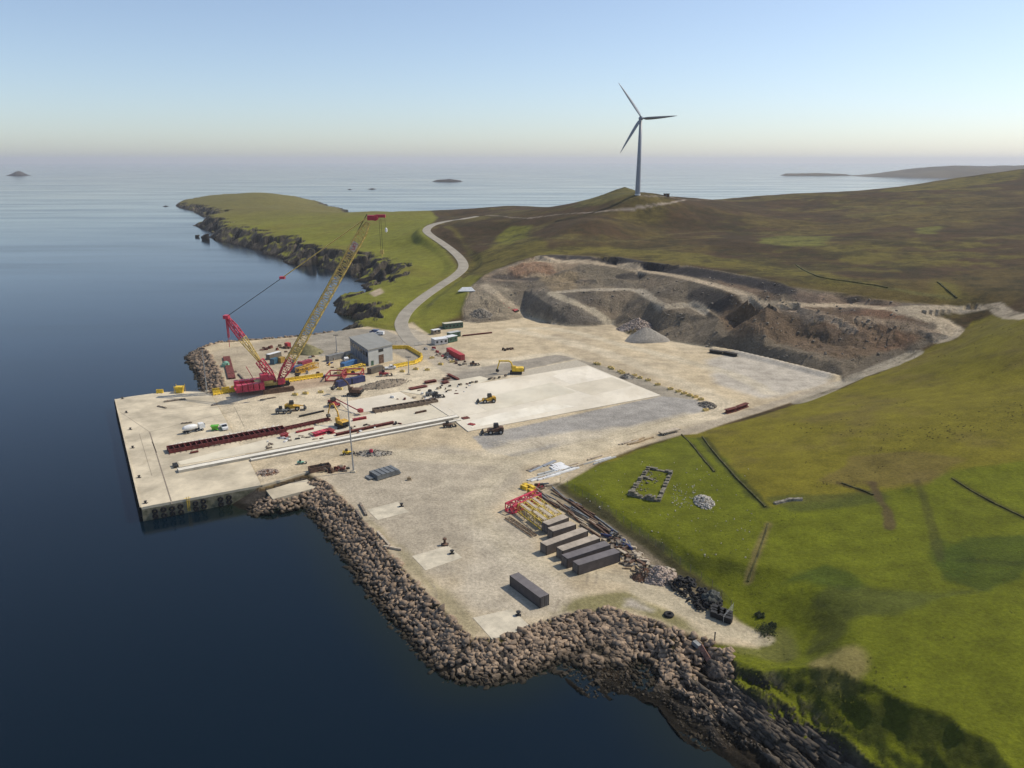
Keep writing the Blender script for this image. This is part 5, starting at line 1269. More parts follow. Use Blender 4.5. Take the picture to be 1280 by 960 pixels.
rw = [('yellow barrier in the row along the water side left of the crane', 'yellow barriers left of the crane', [(264,491),(300,486.5)], 2.9),
 ('yellow barrier in the second line behind the first, left of the crane', 'second line of yellow barriers left of the crane', [(266,494),(296,489)], 3.2),
 ('yellow barrier in the line running behind the crane tracks towards the shed', 'yellow barriers right of the crane', [(352,478.5),(404,471)], 3.0),
 ('yellow barrier in the line curving round the paved area beside the shed', 'yellow barriers round the shed yard', [(490,436),(510,436),(527,446),(526,451),(518,455),(492,460)], 2.7),
 ('yellow barrier at the far edge of the quay deck over the water', 'yellow barriers on the far quay edge', [(192,491.5),(208,491)], 3.0)]
for lab, grp, pts, st in rw: row(pts, st, barrier(lab, grp, M['yellow']), 1.35 if 'crane' in lab or 'shed' in lab else 1.2)
# yellow blocks beside the slab
yb = None
for (u, v) in [(745,455),(748,456),(763,460),(765,461.5),(775,465),(778,467),(793,470),(800,473),(810,476),(822,481.5),(838,487),(848,490),(855,492.5),(862,495),(869,497),(876,500),(882,513.5)]:
    if yb is None:
        yb = thing('concrete_block', 'pale yellow block in the dotted line along the far edge of the new slab', 'block', G(u, v), .3, 'yellow blocks dotted along the new slab')
        MB().box(-1.1, 1.1, -.6, .6, 0, .9).build('block_body', mat('block_yellow', (.62, .47, .17), .8, var=.2), yb); MB().box(-.5, .5, -.25, .25, .903, 1.02).build('lifting_key', M['brown'], yb)
    else: dup(yb, G(u, v), random.uniform(-.5, .5))
for (u, v) in [(369,494),(382,492.5),(401,491),(453,456),(425,487),(503,465),(534,463),(520,462),(551,456),(540,448),(565,453)]:
    dup(yb, G(u, v), random.uniform(-.5, .5), 'yellow block standing alone on the open ground between crane and road', 'scattered yellow blocks around the yard')
t_ = thing('yellow_hopper', 'yellow fabricated hopper on the far quay edge over the water', 'hopper', G(225,490.5), .1)
MB().hexa([(-1.2,-1,0),(1.2,-1,0),(1.2,1,0),(-1.2,1,0)], [(-1.6,-1.3,2.6),(1.6,-1.3,2.6),(1.6,1.3,2.6),(-1.6,1.3,2.6)]).build('hopper_body', M['yellow'], t_)
mb = MB(); [mb.tube((x, y, 0), (x, y, 3.2), .12, n=4) for x in (-1.7, 1.7) for y in (-1.4, 1.4)]; mb.build('leg', M['yellow'], t_)

# ------------------------------------------------------------------ rusty formwork rows
def formwork(label, p, q, n_, w_, h_, m, mi, name='formwork_trench'):
    L = (q-p).length; t = thing(name, label, 'formwork', (p.x, p.y, 4.12), ang(p, q))
    MB().box(0, L, -w_/2, -w_/2+.25, 0, h_).build('side_panel', m, t); MB().box(0, L, w_/2-.25, w_/2, 0, h_).build('side_panel', m, t)
    MB().box(.05, L-.05, -w_/2+.253, w_/2-.253, 0, .08).build('floor_plate', mi, t)
    for k in range(n_+1): x = (L-.25)*k/n_; MB().box(x, x+.25, -w_/2+.253, w_/2-.253, .083, h_-.1).build('divider', m, t)
    ex = MB(); [ex.tube((L*k/n_, -w_/2-.02, .1), (L*k/n_, -w_/2-.9, .05), .09, n=4) for k in range(n_+1)]; ex.build('brace', m, t)
    return t
RU = mat('formwork_rust', (.145, .032, .030), .85, var=.45, scale=1.2)
formwork('long rusty red formwork trench with open square bays on the quay', G(210,565), G(356,538.5), 22, 4.4, 1.35, RU, M['dark'])
formwork('narrow rusty formwork continuing from the long trench towards the excavator', G(357,537), G(412,525), 10, 1.8, .8, RU, M['rust'])
formwork('brown formwork row with dark open bays between two pale slabs', G(467,515.5), G(546,502.5), 11, 3.0, 1.3, mat('tan_form', (.22,.165,.12), .9, var=.3), M['dark'])
for (u1, v1, u2, v2, w_, h_, m_, lab) in [
  (420,545,492,529.5,1.3,.8,'rust','long rusty beam lying on the strip next to the crane beams'),
  (374,521.5,405,514.5,.7,.5,'dark','dark toothed beam behind the narrow formwork'),
  (441,526.5,458,523.5,1.2,.8,'red','faded red steel beam on the pale strip'),
  (519,517.5,533,514.5,.8,.6,'brown','dark brown steel beam lying on the slab strip'),
  (512,487.5,533,483.5,2.6,.6,'rust','rusty brown panel pile at the edge of the upper slab'),
  (531,479.5,545,477,2.2,.8,'rust','rusty panel on the upper slab'),(553,480,560,478,2.6,.8,'rust','small rusty panel pile on the upper slab'),(554,475,562,473.5,2,.7,'brown','brown panel behind the small rusty pile'),
  (560,469,573,475.5,1.4,.7,'rust','rusty beam set crosswise at the end of the upper slab'),
  (370,541.5,392,536.5,1,.5,'red','thin red beam on the deck below the excavator'),
  (392,545.5,410,540.5,2.4,1.1,'crane_red','bright red steel box beam left of the excavator'),(410,539,417,542.5,2,1.1,'red','bright red block right of the red box beam'),
  (351,548,360,545,2,1.2,'red','faded red machine part right of the long trench'),
  (238,567,248,565,.9,.4,'rust','small rusty plate in front of the long trench'),
  (578,524.5,586,523,2.2,.25,'rust','small brown plate lying on the big slab corner'),(586,531,593,532.5,1.6,.3,'red','small red plate lying on the big slab corner'),
  (887,440.5,903,443,2.4,1.4,'dark','pair of dark steel troughs by the berm, left piece'),(904,442.5,921,446,2.4,1.4,'dark','pair of dark steel troughs by the berm, right piece'),
  (907,517,920,513.5,1.8,1.4,'rust','rusty trough beside the side road, left of two'),(921,513,934,508,1.8,1.4,'rust','rusty trough beside the side road, right of two'),
  (578,420.5,615,416.5,.8,.6,'rust','long thin rusty pipe lying in the dust beside the cabins'),
  (226,530,240,528.5,.8,.3,'gtimber','flat plank on the deck behind the mixer truck'),(262,491.5,285,489,1.2,.3,'gtimber','row of planks under the yellow barriers'),(205,502.5,232,499,1.6,.3,'gtimber','dark plank pile on the far side of the deck'),
  (197,508,208,510.5,.7,.3,'gtimber','single plank on the far deck'),(264,507.5,272,506,.8,.3,'gtimber','short plank on the middle of the deck'),
  (325,500.5,345,497,.8,.3,'gtimber','long plank on the deck before the crane'),(276,556,262,558,.8,.2,'gtimber','plank behind the long rusty trench'),
  (283,447,290,474,3.2,.6,'rust','rusty rail stack on the reclaimed ground by the rocks'),(298,468,308,478,1,.5,'gtimber','thin timber on the reclaimed ground'),(290,466,296,465,1.5,.5,'gtimber','short timber on the reclaimed ground'),
  (300,543,310,541,.5,.5,'drytan','small pale bundle behind the long rusty trench'),
  ]:
    p, q_ = G(u1, v1), G(u2, v2); L = (q_-p).length; t_ = thing('steel_beam' if m_ not in ('gtimber','drytan') else 'timber_plank', lab, 'beam' if m_ not in ('gtimber','drytan') else 'timber', (p.x, p.y, 4.33 if 530 < u1 < 600 and 520 < v1 < 535 else 4.13), ang(p, q_))
    mb = MB(); 
    if m_ in ('gtimber', 'drytan'): mb.box(0, L, -w_/2, w_/2, 0, h_*.5); mb.box(.2, L*.8, -w_*.3, w_*.35, h_*.5, h_)
    else: mb.box(0, L, -w_/2, w_/2, h_-.12, h_).box(0, L, -w_*.12, w_*.12, .12, h_-.12).box(0, L, -w_/2, w_/2, 0, .12)
    mb.build('beam_body' , M[m_], t_)
    mb = MB(); [mb.box(L*f, L*f+.15, -w_*.5, w_*.5, h_+.003, h_+.08) for f in (.15, .5, .82)]; mb.build('cross_batten', M['brown'], t_)
# white sacks behind trench
sk = None
for k in range(26):
    f = k/26; u = 214+(352-214)*f; v = 557.5+(533-557.5)*f+random.uniform(-1, .6); p = G(u, v, 4.1)
    if sk is None:
        sk = thing('sand_sack', 'white sack lying in the line behind the long rusty trench', 'sack', p, 0, 'white sacks behind the rusty trench')
        bm = bmesh.new(); bmesh.ops.create_icosphere(bm, subdivisions=2, radius=.7)
        for v_ in bm.verts: v_.co.z = max(v_.co.z*.45, -.2)+.2; v_.co.x *= 1.4
        me_ = bpy.data.meshes.new('sack_bag'); bm.to_mesh(me_); bm.free(); me_.materials.append(mat('sack_cloth', (.66,.62,.52), .9)); link('sack_bag', me_, sk)
        MB().tube((.9, 0, .2), (1.25, 0, .45), .12, .2, 6).build('sack_neck', MATS['sack_cloth'], sk)
    else: dup(sk, p, random.uniform(0, 3))

# ------------------------------------------------------------------ machines
def wheel(par, x, y, r, w_=.5):
    o = MB().lathe([(r*.55, -w_/2), (r, -w_/2+.05), (r, w_/2-.05), (r*.55, w_/2)], 16, 'y', (x, y, r)).build('wheel', M['rubber'], par)
    MB().lathe([(r*.5, -w_/2-.02), (r*.5, w_/2+.02)], 12, 'y', (x, y, r)).build('rim', M['galv'], o)
def excavator(label, p, rz, m, arm, sc=1.0, base=4.15):
    t = thing('excavator', label, 'excavator', (p.x, p.y, base), rz); t.scale = (sc, sc, sc)
    for y in (-1.3, 1.3):
        prof = [((1.9 if math.cos(a) > 0 else -1.9)+.5*math.cos(a), .5+.5*math.sin(a)) for a in [2*math.pi*k/16 for k in range(16)]]
        MB().prism(prof, y-.32, y+.32).build('track', M['dark'], t)
    MB().box(-1.3, 1.3, -.95, .95, .45, 1.0).build('undercarriage', M['dark'], t)
    MB().prism([(-3.0, 1.2), (-3.0, 2.3), (-2.6, 2.6), (.2, 2.5), (1.5, 2.0), (1.5, 1.2)], -1.45, 1.45).build('engine_house', m, t)
    MB().box(-3.3, -2.7, -1.4, 1.4, 1.15, 2.2).build('counterweight', M['dark'], t)
    o = MB().prism([(.0, 2.0), (1.7, 2.0), (1.7, 2.9), (1.3, 3.3), (.0, 3.3)], .42, 1.5).build('cab', m, t)
    MB().box(1.0, 1.74, .5, 1.44, 2.25, 3.05).build('window', M['glass'], o)
    pts = arm; mb_ = MB()
    for i in range(len(pts)-2): mb_.tube((pts[i][0], 0, pts[i][1]), (pts[i+1][0], 0, pts[i+1][1]), .34, .28, 6)
    mb_.tube((1.6, .0, 1.7), ((pts[0][0]+pts[1][0])/2+.6, 0, (pts[0][1]+pts[1][1])/2), .14, .1)
    mb_.build('boom', m, t)
    a, b2 = pts[-2], pts[-1]; MB().tube((a[0]-.5, 0, a[1]+.3), (b2[0], 0, b2[1]), .26, .2, 6).build('stick', m, t)
    MB().prism([(b2[0]-.2, b2[1]+.2), (b2[0]+.5, b2[1]), (b2[0]+.5, b2[1]-.8), (b2[0]-.4, b2[1]-1.1), (b2[0]-.9, b2[1]-.6)], -.6, .6).build('bucket', M['dark'], t)
    return t
ARM3 = [(1.2,1.9),(1.8,4.2),(2.6,5.0),(6.8,5.0),(7.4,1.6)]
ARM1 = [(1.2,1.9),(2.6,4.6),(4.6,6.4),(7.4,5.2),(8.6,2.4)]
ARM2 = [(1.2,1.9),(3.0,4.2),(5.4,5.2),(7.0,2.8)]
excavator('dusty yellow excavator working beside the tall light mast, boom raised seaward', G(427,533), ang(G(427,533), G(413,527)), M['plant_yellow'], [(1.2,1.9),(2.2,5.0),(4.6,7.4),(7.4,6.4),(8.8,2.4)], 1.0)
excavator('bright yellow excavator with tall boom beside the grey strip behind the big slab', G(645,467), math.pi-.05, M['yellow'], ARM3, 1.15, 4.05)
excavator('dark excavator with brown arm beside the spoil bund and blue containers', G(443,494), ang(G(443,494), G(428,493)), M['brown'], ARM1, 1.1)
excavator('red excavator parked on the quarry floor below the haul ramp', G(638,394), 2.6, M['red'], ARM2, 1.5, 4.1)
def handler(label, p, rz, m, sc=1.0, boom=None, name='telehandler', cat='site vehicle', base=4.15, bucket=True):
    t = thing(name, label, cat, (p.x, p.y, base), rz); t.scale = (sc, sc, sc)
    MB().prism([(-2.4, .7), (-2.4, 1.9), (-1.8, 2.1), (-.4, 2.1), (.6, 1.5), (2.2, 1.4), (2.3, .7)], -.9, .9).build('chassis', m, t)
    for x in (-1.5, 1.5):
        for y in (-1.05, 1.05): wheel(t, x, y, .72)
    o = MB().prism([(-1.0, 2.1), (.5, 2.1), (.35, 3.1), (-.9, 3.1)], -.75, .75).build('cab', M['dark'], t); MB().box(-.8, .3, -.78, .78, 2.3, 2.9).build('window', M['glass'], o)
    bp = boom or [(-1.8, 2.0), (3.4, .9)]
    MB().tube((bp[0][0], 1.0, bp[0][1]), (bp[1][0], 1.0, bp[1][1]), .2).build('lift_arm', m, t)
    if bucket: MB().prism([(bp[1][0], bp[1][1]-.5), (bp[1][0]+.9, bp[1][1]-.6), (bp[1][0]+.1, bp[1][1]+.5)], -1.2, 1.3).build('bucket', M['dark'], t)
    else: MB().box(bp[1][0]-.4, bp[1][0]+1.2, .3, 1.7, bp[1][1]-.2, bp[1][1]+.9).build('work_basket', m, t)
    return t
handler('red boom lift with long lowered jib on the pale apron', G(417.5,508), ang(G(417.5,508), G(434,514)), M['red'], 1.1, [(-1.5, 2.6), (14.0, 1.0)], 'boom_lift', 'boom lift', bucket=False)
handler('tan wheeled loader working in the middle of the big white slab', G(611,504), math.pi+.2, M['plant_yellow'], 1.15, name='wheel_loader', base=4.33)
handler('brown telehandler standing on the grey gravel below the slab edge', G(619,542), 3.3, M['brown'], 1.2, base=4.05)
handler('small dusty dumper standing between crane beam and slab corner', G(560,534), .3, M['brown'], .75, base=4.05, name='site_dumper')
handler('yellow wheel loader on the open deck in front of the crane', G(366,513), .2, M['plant_yellow'], 1.2, name='wheel_loader')
handler('small grey roller left of the yellow loader on the deck', G(352,517), .2, M['grey_steel'], .9, name='roller')
handler('small red dumper beside the road below the shed', G(480,470), .2, M['red'], .9, name='site_dumper', base=4.05)
handler('grey forklift on the slab beside the yellow panel pile', G(538,495), .8, M['grey_steel'], .8, name='forklift', base=4.3)
handler('dark small dumper right of the forklift on the slab', G(546,498), .3, M['dark'], .8, name='site_dumper', base=4.3)
handler('small yellow machine parked near the red container', G(592,457), .3, M['brown'], .7, name='site_dumper', base=4.05)
handler('green cement mixer lying below the long beams', G(376,580), .3, M['pgreen'], .45, name='cement_mixer', base=4.05)
handler('yellow dumper left of the foot of the tall light mast', G(434,568), .3, M['yellow'], .6, name='site_dumper', base=4.05)
# mixer truck, green hopper, white pickup
p = G(240,541); t_ = thing('concrete_truck', 'white concrete truck with a long cylindrical drum parked on the quay deck', 'truck', (p.x-1, p.y, 4.03), ang(G(240,541), G(258,537))); t_.scale = (.82, .82, .82)
MB().box(-2.6, 6.6, -.6, .6, .8, 1.1).build('chassis', M['dark'], t_)
MB().lathe([(.5, -2.6), (1.05, -1.6), (1.3, .4), (1.2, 2.2), (.6, 3.6)], 18, 'x', (0, 0, 2.3)).build('mixer_drum', M['white'], t_, True)
o = MB().prism([(4.3, 1.0), (6.6, 1.0), (6.7, 2.0), (6.3, 3.2), (4.3, 3.2)], -1.2, 1.2).build('cab', M['white'], t_); MB().box(6.2, 6.72, -1.05, 1.05, 2.1, 2.9).build('window', M['glass'], o)
for x in (-1.6, -.4, 3.0, 5.4):
    for y in (-1.05, 1.05): wheel(t_, x, y, .5, .35)
p = G(269,538); t_ = thing('hopper_trailer', 'bright green hopper between the white truck and the white pickup', 'hopper', (p.x, p.y, 4.03), .2)
t_.scale = (.72, .72, .72); MB().hexa([(-1,-.8,.6),(1,-.8,.6),(1,.8,.6),(-1,.8,.6)], [(-1.7,-1.3,2.4),(1.7,-1.3,2.4),(1.7,1.3,2.4),(-1.7,1.3,2.4)]).box(-1.9, 1.9, -1.4, 1.4, 2.41, 2.6).build('hopper_body', M['green'], t_)
MB().box(-1.6, 1.6, -1.1, 1.1, .45, .59).build('frame', M['green'], t_)
for y in (-1.2, 1.2): wheel(t_, 0, y, .4, .3)
MB().tube((-1.6, 0, .5), (-2.9, 0, .5), .08).build('tow_bar', M['green'], t_)
def van(label, p, rz, m=None, L=5.2, base=4.03, name='parked_van', cat='van', pickup=False):
    m = m or M['white']; t = thing(name, label, cat, (p.x, p.y, base), rz)
    prof = [(-L/2, .4), (-L/2, 2.1 if not pickup else 1.1), (.9 if not pickup else -.3, 2.1 if not pickup else 1.1)]
    prof += ([(-.2, 1.9), (.9, 1.9)] if pickup else [])+[(1.6, 1.3), (L/2-.1, 1.1), (L/2, .4)]
    MB().prism(prof, -.95, .95).build('body', m, t)
    for x in (-L*.3, L*.3):
        for y in (-.85, .85): wheel(t, x, y, .36, .28)
    MB().hexa([(1.02,-.8,1.92),(1.66,-.8,1.33),(1.66,.8,1.33),(1.02,.8,1.92)], [(1.06,-.8,1.97),(1.72,-.8,1.36),(1.72,.8,1.36),(1.06,.8,1.97)]).build('windscreen', M['glass'], t)
    for y in (-.97, .952): MB().box(-.1 if pickup else .0, .85, y, y+.018, 1.3, 1.8).build('side_window', M['glass'], t)
    for y in (-.7, .5): MB().box(L/2-.03, L/2+.03, y, y+.2, .7, .9).build('headlight', M['galv'], t)
    return t
van('white van parked on the paved area beyond the shed', G(474,418.5), 2.9, L=5.6)
van('blue grey van parked just left of the white van beyond the shed', G(468,416.5), 2.9, mat('van_blue', (.10,.14,.25), .4))
van('white pickup parked on the deck beside the green hopper', G(280,536), -1.0, pickup=True, name='parked_pickup', cat='pickup')
van('white pickup parked in front of the shed door', G(488,461.5), .35, pickup=True, name='parked_pickup', cat='pickup')
van('dark green pickup parked by the end of the long green cabin', G(555,411), .2, M['dgreen'], pickup=True, name='parked_pickup', cat='pickup')
van('white van behind the light blue container by the shed', G(433,452), 1.9)

# ------------------------------------------------------------------ light masts
def mast(label, u, v, h, heads=4, tilt=0):
    p = G(u, v); t = thing('light_mast', label, 'light mast', p, 0)
    MB().box(-.7, .7, -.7, .7, 0, .5).build('base_block', M['concrete'], t)
    MB().tube((0, 0, .5), (tilt, 0, h), .26, .13, 10).build('pole', M['galv'], t)
    o = MB().box(tilt-1.1, tilt+1.1, -.12, .12, h, h+.15).build('head_frame', M['galv'], t)
    for k in range(heads): x = tilt-.9+1.8*k/(heads-1); MB().box(x-.18, x+.18, -.42, -.13, h-.12, h+.28).build('floodlight', M['dark'], o)
    return t
mast('tall floodlight mast rising from the dusty ground behind the low pad', 442, 590, 24.5, tilt=-.6)
mast('slim floodlight mast at the root of the rock slope left of the crane', 258.7, 490, 18.5)
mast('slim light mast on the paved area left of the shed', 421, 441, 9)
mast('short light mast on the open yard in front of the shed', 511, 468, 8)

# ------------------------------------------------------------------ things on the near yard
p, q_ = G(470,600), G(505,592)
pl = thing('steel_grating_stack', 'stack of grey steel gratings lying on the gravel near the first pad', 'steel stack', (p.x, p.y, 4), ang(G(478,607), G(508,598)))
for k in range(4): MB().box(.1*k, 8.3-.1*k, .2*k-1, 5.2+.1*k-1, .25+.3*k, .45+.3*k).build('grating', M['grey_steel'], pl)
mb = MB(); [mb.box(x, x+.25, -.9, 4.1, 0, .247) for x in (.5, 3, 5.5, 7.6)]; mb.build('bearer', M['timber'], pl)
mb = MB(); [mb.box(.3+1.6*k, .45+1.6*k, -.4, 4.3, 1.353, 1.5) for k in range(5)]; mb.box(-1.6, -.1, .8, 3.9, .25, .5); mb.build('cross_bar', M['grey_steel'], pl)
t_ = thing('yellow_block', 'small yellow block right of the grey grating stack', 'block', G(511.5,600), .2); MB().prism([(-.7, 0), (.7, 0), (.5, .9), (-.5, .9)], -.45, .45).build('block_body', M['timber'], t_); MB().tube((0, -.3, .9), (0, .3, 1.1), .07, n=5).build('lifting_loop', M['dark'], t_)
for (u1, v1, u2, v2, lab) in [(472,666,487,683,'pale timber baulk lying along the top of the rock slope'),(480,684,502,688,'grey timber baulk lying across the end of the pale one'),(450,630,458,645,'weathered baulk on the rocks beside the first pad'),(445,638,452,649,'second weathered baulk on the rocks by the first pad')]:
    p, q2 = G(u1, v1), G(u2, v2); L = (q2-p).length; t_ = thing('timber_baulk', lab, 'timber', (p.x, p.y, 4.05), ang(p, q2)); MB().box(0, L, -.3, .3, 0, .5).build('baulk', M['drytan'] if 'pale' in lab else M['gtimber'], t_)
    MB().box(L*.3, L*.3+.12, -.33, .33, -.0, .53).build('steel_strap', M['rust'], t_)
t_ = thing('capstan', 'brown iron capstan standing at the far corner of the middle pad', 'capstan', G(556,681)); MB().lathe([(.8, 0), (.8, .3), (.35, .5), (.3, 1.3), (.55, 1.5), (.5, 1.8), (.1, 1.9)], 14).build('drum', M['brown'], t_); MB().box(-.9, .9, -.9, .9, 0, .12).build('base_plate', M['dark'], t_)
# rusty plate sunk beside the pad, reel, red drum
t_ = thing('steel_box', 'dark open steel box behind the low concrete pad', 'steel box', G(388,592), ang(G(388,592), G(408,588)))
MB().box(0, 6.6, 0, .2, 0, 1.6).box(0, 6.6, 2.2, 2.4, 0, 1.6).box(0, .2, .2, 2.2, 0, 1.6).box(6.4, 6.6, .2, 2.2, 0, 1.6).build('side_plate', M['brown'], t_); MB().box(.2, 6.4, .2, 2.2, .02, .3).build('floor_plate', M['dark'], t_)
t_ = thing('cable_reel', 'dark cable reel beside the open steel box', 'cable reel', G(403,586), 1.2); MB().lathe([(.9, -.6), (.9, -.5), (.45, -.5), (.45, .5), (.9, .5), (.9, .6)], 18, 'y', (0, 0, .9)).build('spool', M['dark'], t_); MB().lathe([(.65, -.45), (.65, .45)], 16, 'y', (0, 0, .9)).build('cable', M['rubber'], t_)
t_ = thing('fuel_drum', 'crimson drum on the rubble near the tall mast', 'drum', G(464,565,4.9), .4); t_.scale = (.6, .6, .6); MB().lathe([(.9, 0), (.95, .1), (.9, .7), (.95, .8), (.9, 1.5)], 16).build('drum_body', M['crane_red'], t_); MB().lathe([(.86, 1.503), (.2, 1.56)], 16).build('lid', M['red'], t_)
def junk(name, label, cat, group, n_, region, mats, sizes, z=4.02, rot=None, jr=.3, stackz=0, seed=0):
    r_ = random.Random(seed); A_, B_, wid = region; a = G(*A_); b2 = G(*B_); d = (b2-a); nn = Vector((-d.y, d.x, 0)).normalized(); out = []
    for k in range(n_):
        f = r_.random(); o_ = r_.uniform(-.5, .5)*wid; p = a+d*f+nn*o_
        L, W2, H2 = [r_.uniform(*s_) for s_ in sizes]
        zz = z+stackz*max(0, 1-abs(o_)/(wid*.5+.01))*r_.random()
        t = thing(name, label, cat, (p.x, p.y, zz), ang(a, b2)+(rot or 0)+r_.uniform(-jr, jr), group)
        if stackz: t.rotation_euler[1] = r_.uniform(-.12, .12)
        m_ = r_.choice(mats); MB().box(-L/2, L/2, -W2/2, W2/2, 0, H2*.42).box(-L/2+.05, L/2-.1, -W2*.42, W2*.36, H2*.42, H2).build('plank' if name != 'steel_pipe' else 'section', M[m_], t)
        MB().box(-L*.3, -L*.3+.12, -W2*.54, W2*.54, -.02, H2*1.04).build('strap', M['brown'], t)
junk('steel_beam', 'rusty grey beam in the long stack under the grass bank behind the yellow boom sections', 'beam', 'beams stacked under the grass bank', 34, ((686,620), (762,668), 7.0), ['brown','gtimber','drytan','grey_steel'], [(6, 12), (.3, .6), (.3, .6)], jr=.08, stackz=.5, seed=1)
junk('timber_plank', 'pale plank in the untidy white stack along the grass edge', 'timber', 'white planks along the grass edge', 16, ((668,598), (752,574), 4.2), ['white','drytan','clad'], [(6, 13), (.5, .9), (.25, .5)], jr=.07, seed=2)
junk('white_board', 'broad white board lying flat beside the white planks', 'board', 'white boards beside the planks', 5, ((688,588), (720,576), 4.0), ['white'], [(3, 5), (2, 3), (.3, .5)], jr=.3, seed=3)
junk('steel_hurdle', 'grey open panel left of the white planks', 'panel', 'grey panels left of the white planks', 4, ((660,588), (690,577), 2.6), ['galv','gtimber'], [(5, 8), (.9, 1.6), (.2, .4)], jr=.1, seed=4)
junk('timber_pallet', 'tan broken pallet or board in the heap behind the slate containers', 'pallet', 'broken boards behind the slate containers', 46, ((768,682), (806,712), 6.5), ['timber','drytan','gtimber','brown'], [(1.2, 3.2), (.6, 1.3), (.15, .4)], jr=1.2, stackz=1.9, seed=5)
junk('scrap_piece', 'dark scrap piece in the tangled heap between beams and boards', 'scrap', 'dark scrap between beams and boards', 40, ((758,668), (785,692), 5.5), ['dark','grey_steel','brown','blue','drytan'], [(.8, 3), (.3, .9), (.3, .8)], jr=1.5, stackz=1.4, seed=6)
junk('scrap_piece', 'pale block in the broken rubble before the tyre pile', 'scrap', 'pale blocks before the tyre pile', 22, ((812,715), (842,720), 5.0), ['drytan','stone','gtimber'], [(.8, 1.8), (.5, 1.0), (.3, .8)], jr=1.5, stackz=1.6, seed=7)
junk('timber_plank', 'long pale plank lying by the side road above the ruin', 'timber', 'planks by the side road above the ruin', 9, ((780,556), (815,546), 2.5), ['drytan','timber'], [(4, 8), (.4, .9), (.3, .5)], jr=.15, seed=8)
t_ = thing('white_trailer', 'long pale flat trailer by the side road above the ruin', 'trailer', G(828,543.5), ang(G(828,543), G(845,539))); MB().box(-1, 7.5, -1, 1, .7, 1.1).build('trailer_bed', M['drytan'], t_)
for x in (0, 1): 
    for y in (-1, 1): wheel(t_, x, y, .45, .3)
junk('scrap_piece', 'small scattered item of gear on the yard round the crane', 'site gear', 'scattered gear round the crane', 40, ((360,462), (470,450), 42), ['brown','plant_yellow','dark','galv','red','blue','drytan'], [(.6, 2.8), (.5, 1.6), (.4, 1.5)], jr=1.5, seed=9)
junk('scrap_piece', 'small item of gear lying on the pale strip beside the formwork', 'site gear', 'gear on the pale strip beside the formwork', 46, ((330,558), (500,528), 9), ['dark','drytan','rust','white','gtimber','drytan'], [(.4, 2.2), (.3, 1.0), (.2, .6)], z=4.12, jr=1.5, seed=10)
junk('scrap_piece', 'small item lying on the pale upper slabs by the forklift', 'site gear', 'gear by the forklift on the slabs', 30, ((500,502), (590,482), 16), ['dark','drytan','rust','brown','white'], [(.4, 1.8), (.3, .9), (.2, .7)], z=4.31, jr=1.5, seed=11)
junk('scrap_piece', 'dark shutter weight on the far edge of the big slab', 'weight', 'weights along the far edge of the big slab', 14, ((545,487), (640,470), 1.5), ['dark','drytan','gtimber'], [(.8, 1.6), (.6, 1.0), (.4, .9)], z=4.31, jr=.5, seed=12)
junk('scrap_piece', 'rusty item in the clutter between the open steel box and the mast', 'site gear', 'clutter left of the mast foot', 22, ((402,590), (436,586), 4), ['brown','dark','gtimber','brown','rust'], [(.5, 1.8), (.3, 1.0), (.3, .9)], jr=1.5, stackz=.8, seed=13)
junk('scrap_piece', 'gear item lying by the access road next to the red container', 'site gear', 'gear by the access road', 26, ((535,436), (580,456), 5), ['brown','dark','drytan','galv','red'], [(.6, 2.4), (.5, 1.4), (.4, 1.2)], jr=1.5, seed=14)
junk('scrap_piece', 'small dark item among the weeds and dust on the reclaimed ground by the crane mast', 'site gear', 'items on the reclaimed ground', 14, ((330,440), (375,432), 16), ['brown','rust','timber'], [(.8, 3), (.5, 1.5), (.4, 1.4)], jr=1.5, seed=15)
junk('scrap_piece', 'black item in the little group on the open dust beyond the red container', 'site gear', 'black items beyond the red container', 8, ((630,438), (643,436), 3), ['dark','brown'], [(.8, 1.6), (.6, 1.2), (.6, 1.3)], jr=1.5, seed=16)
junk('painted_crate', 'yellow crate by the red end of the stored boom sections', 'crate', 'yellow crates by the stored crane parts', 4, ((655,607), (668,618), 2.5), ['yellow'], [(1.8, 2.8), (1.2, 1.8), (.8, 1.4)], jr=.5, seed=17)
junk('scrap_piece', 'reddish bar among the gear above the stored boom sections', 'site gear', 'red bars above the stored boom sections', 14, ((660,614), (682,606), 3.5), ['red','brown','drytan','grey_steel'], [(1.2, 3.2), (.3, .7), (.3, .6)], jr=.6, stackz=.4, seed=18)
junk('pale_green_tank', 'pale green box in the short row on the reclaimed ground', 'box', 'pale green boxes on the reclaimed ground', 5, ((274,459), (287,456), 2.5), ['pgreen'], [(1.6, 2.0), (2.2, 2.8), (1.2, 1.8)], jr=.1, seed=19)
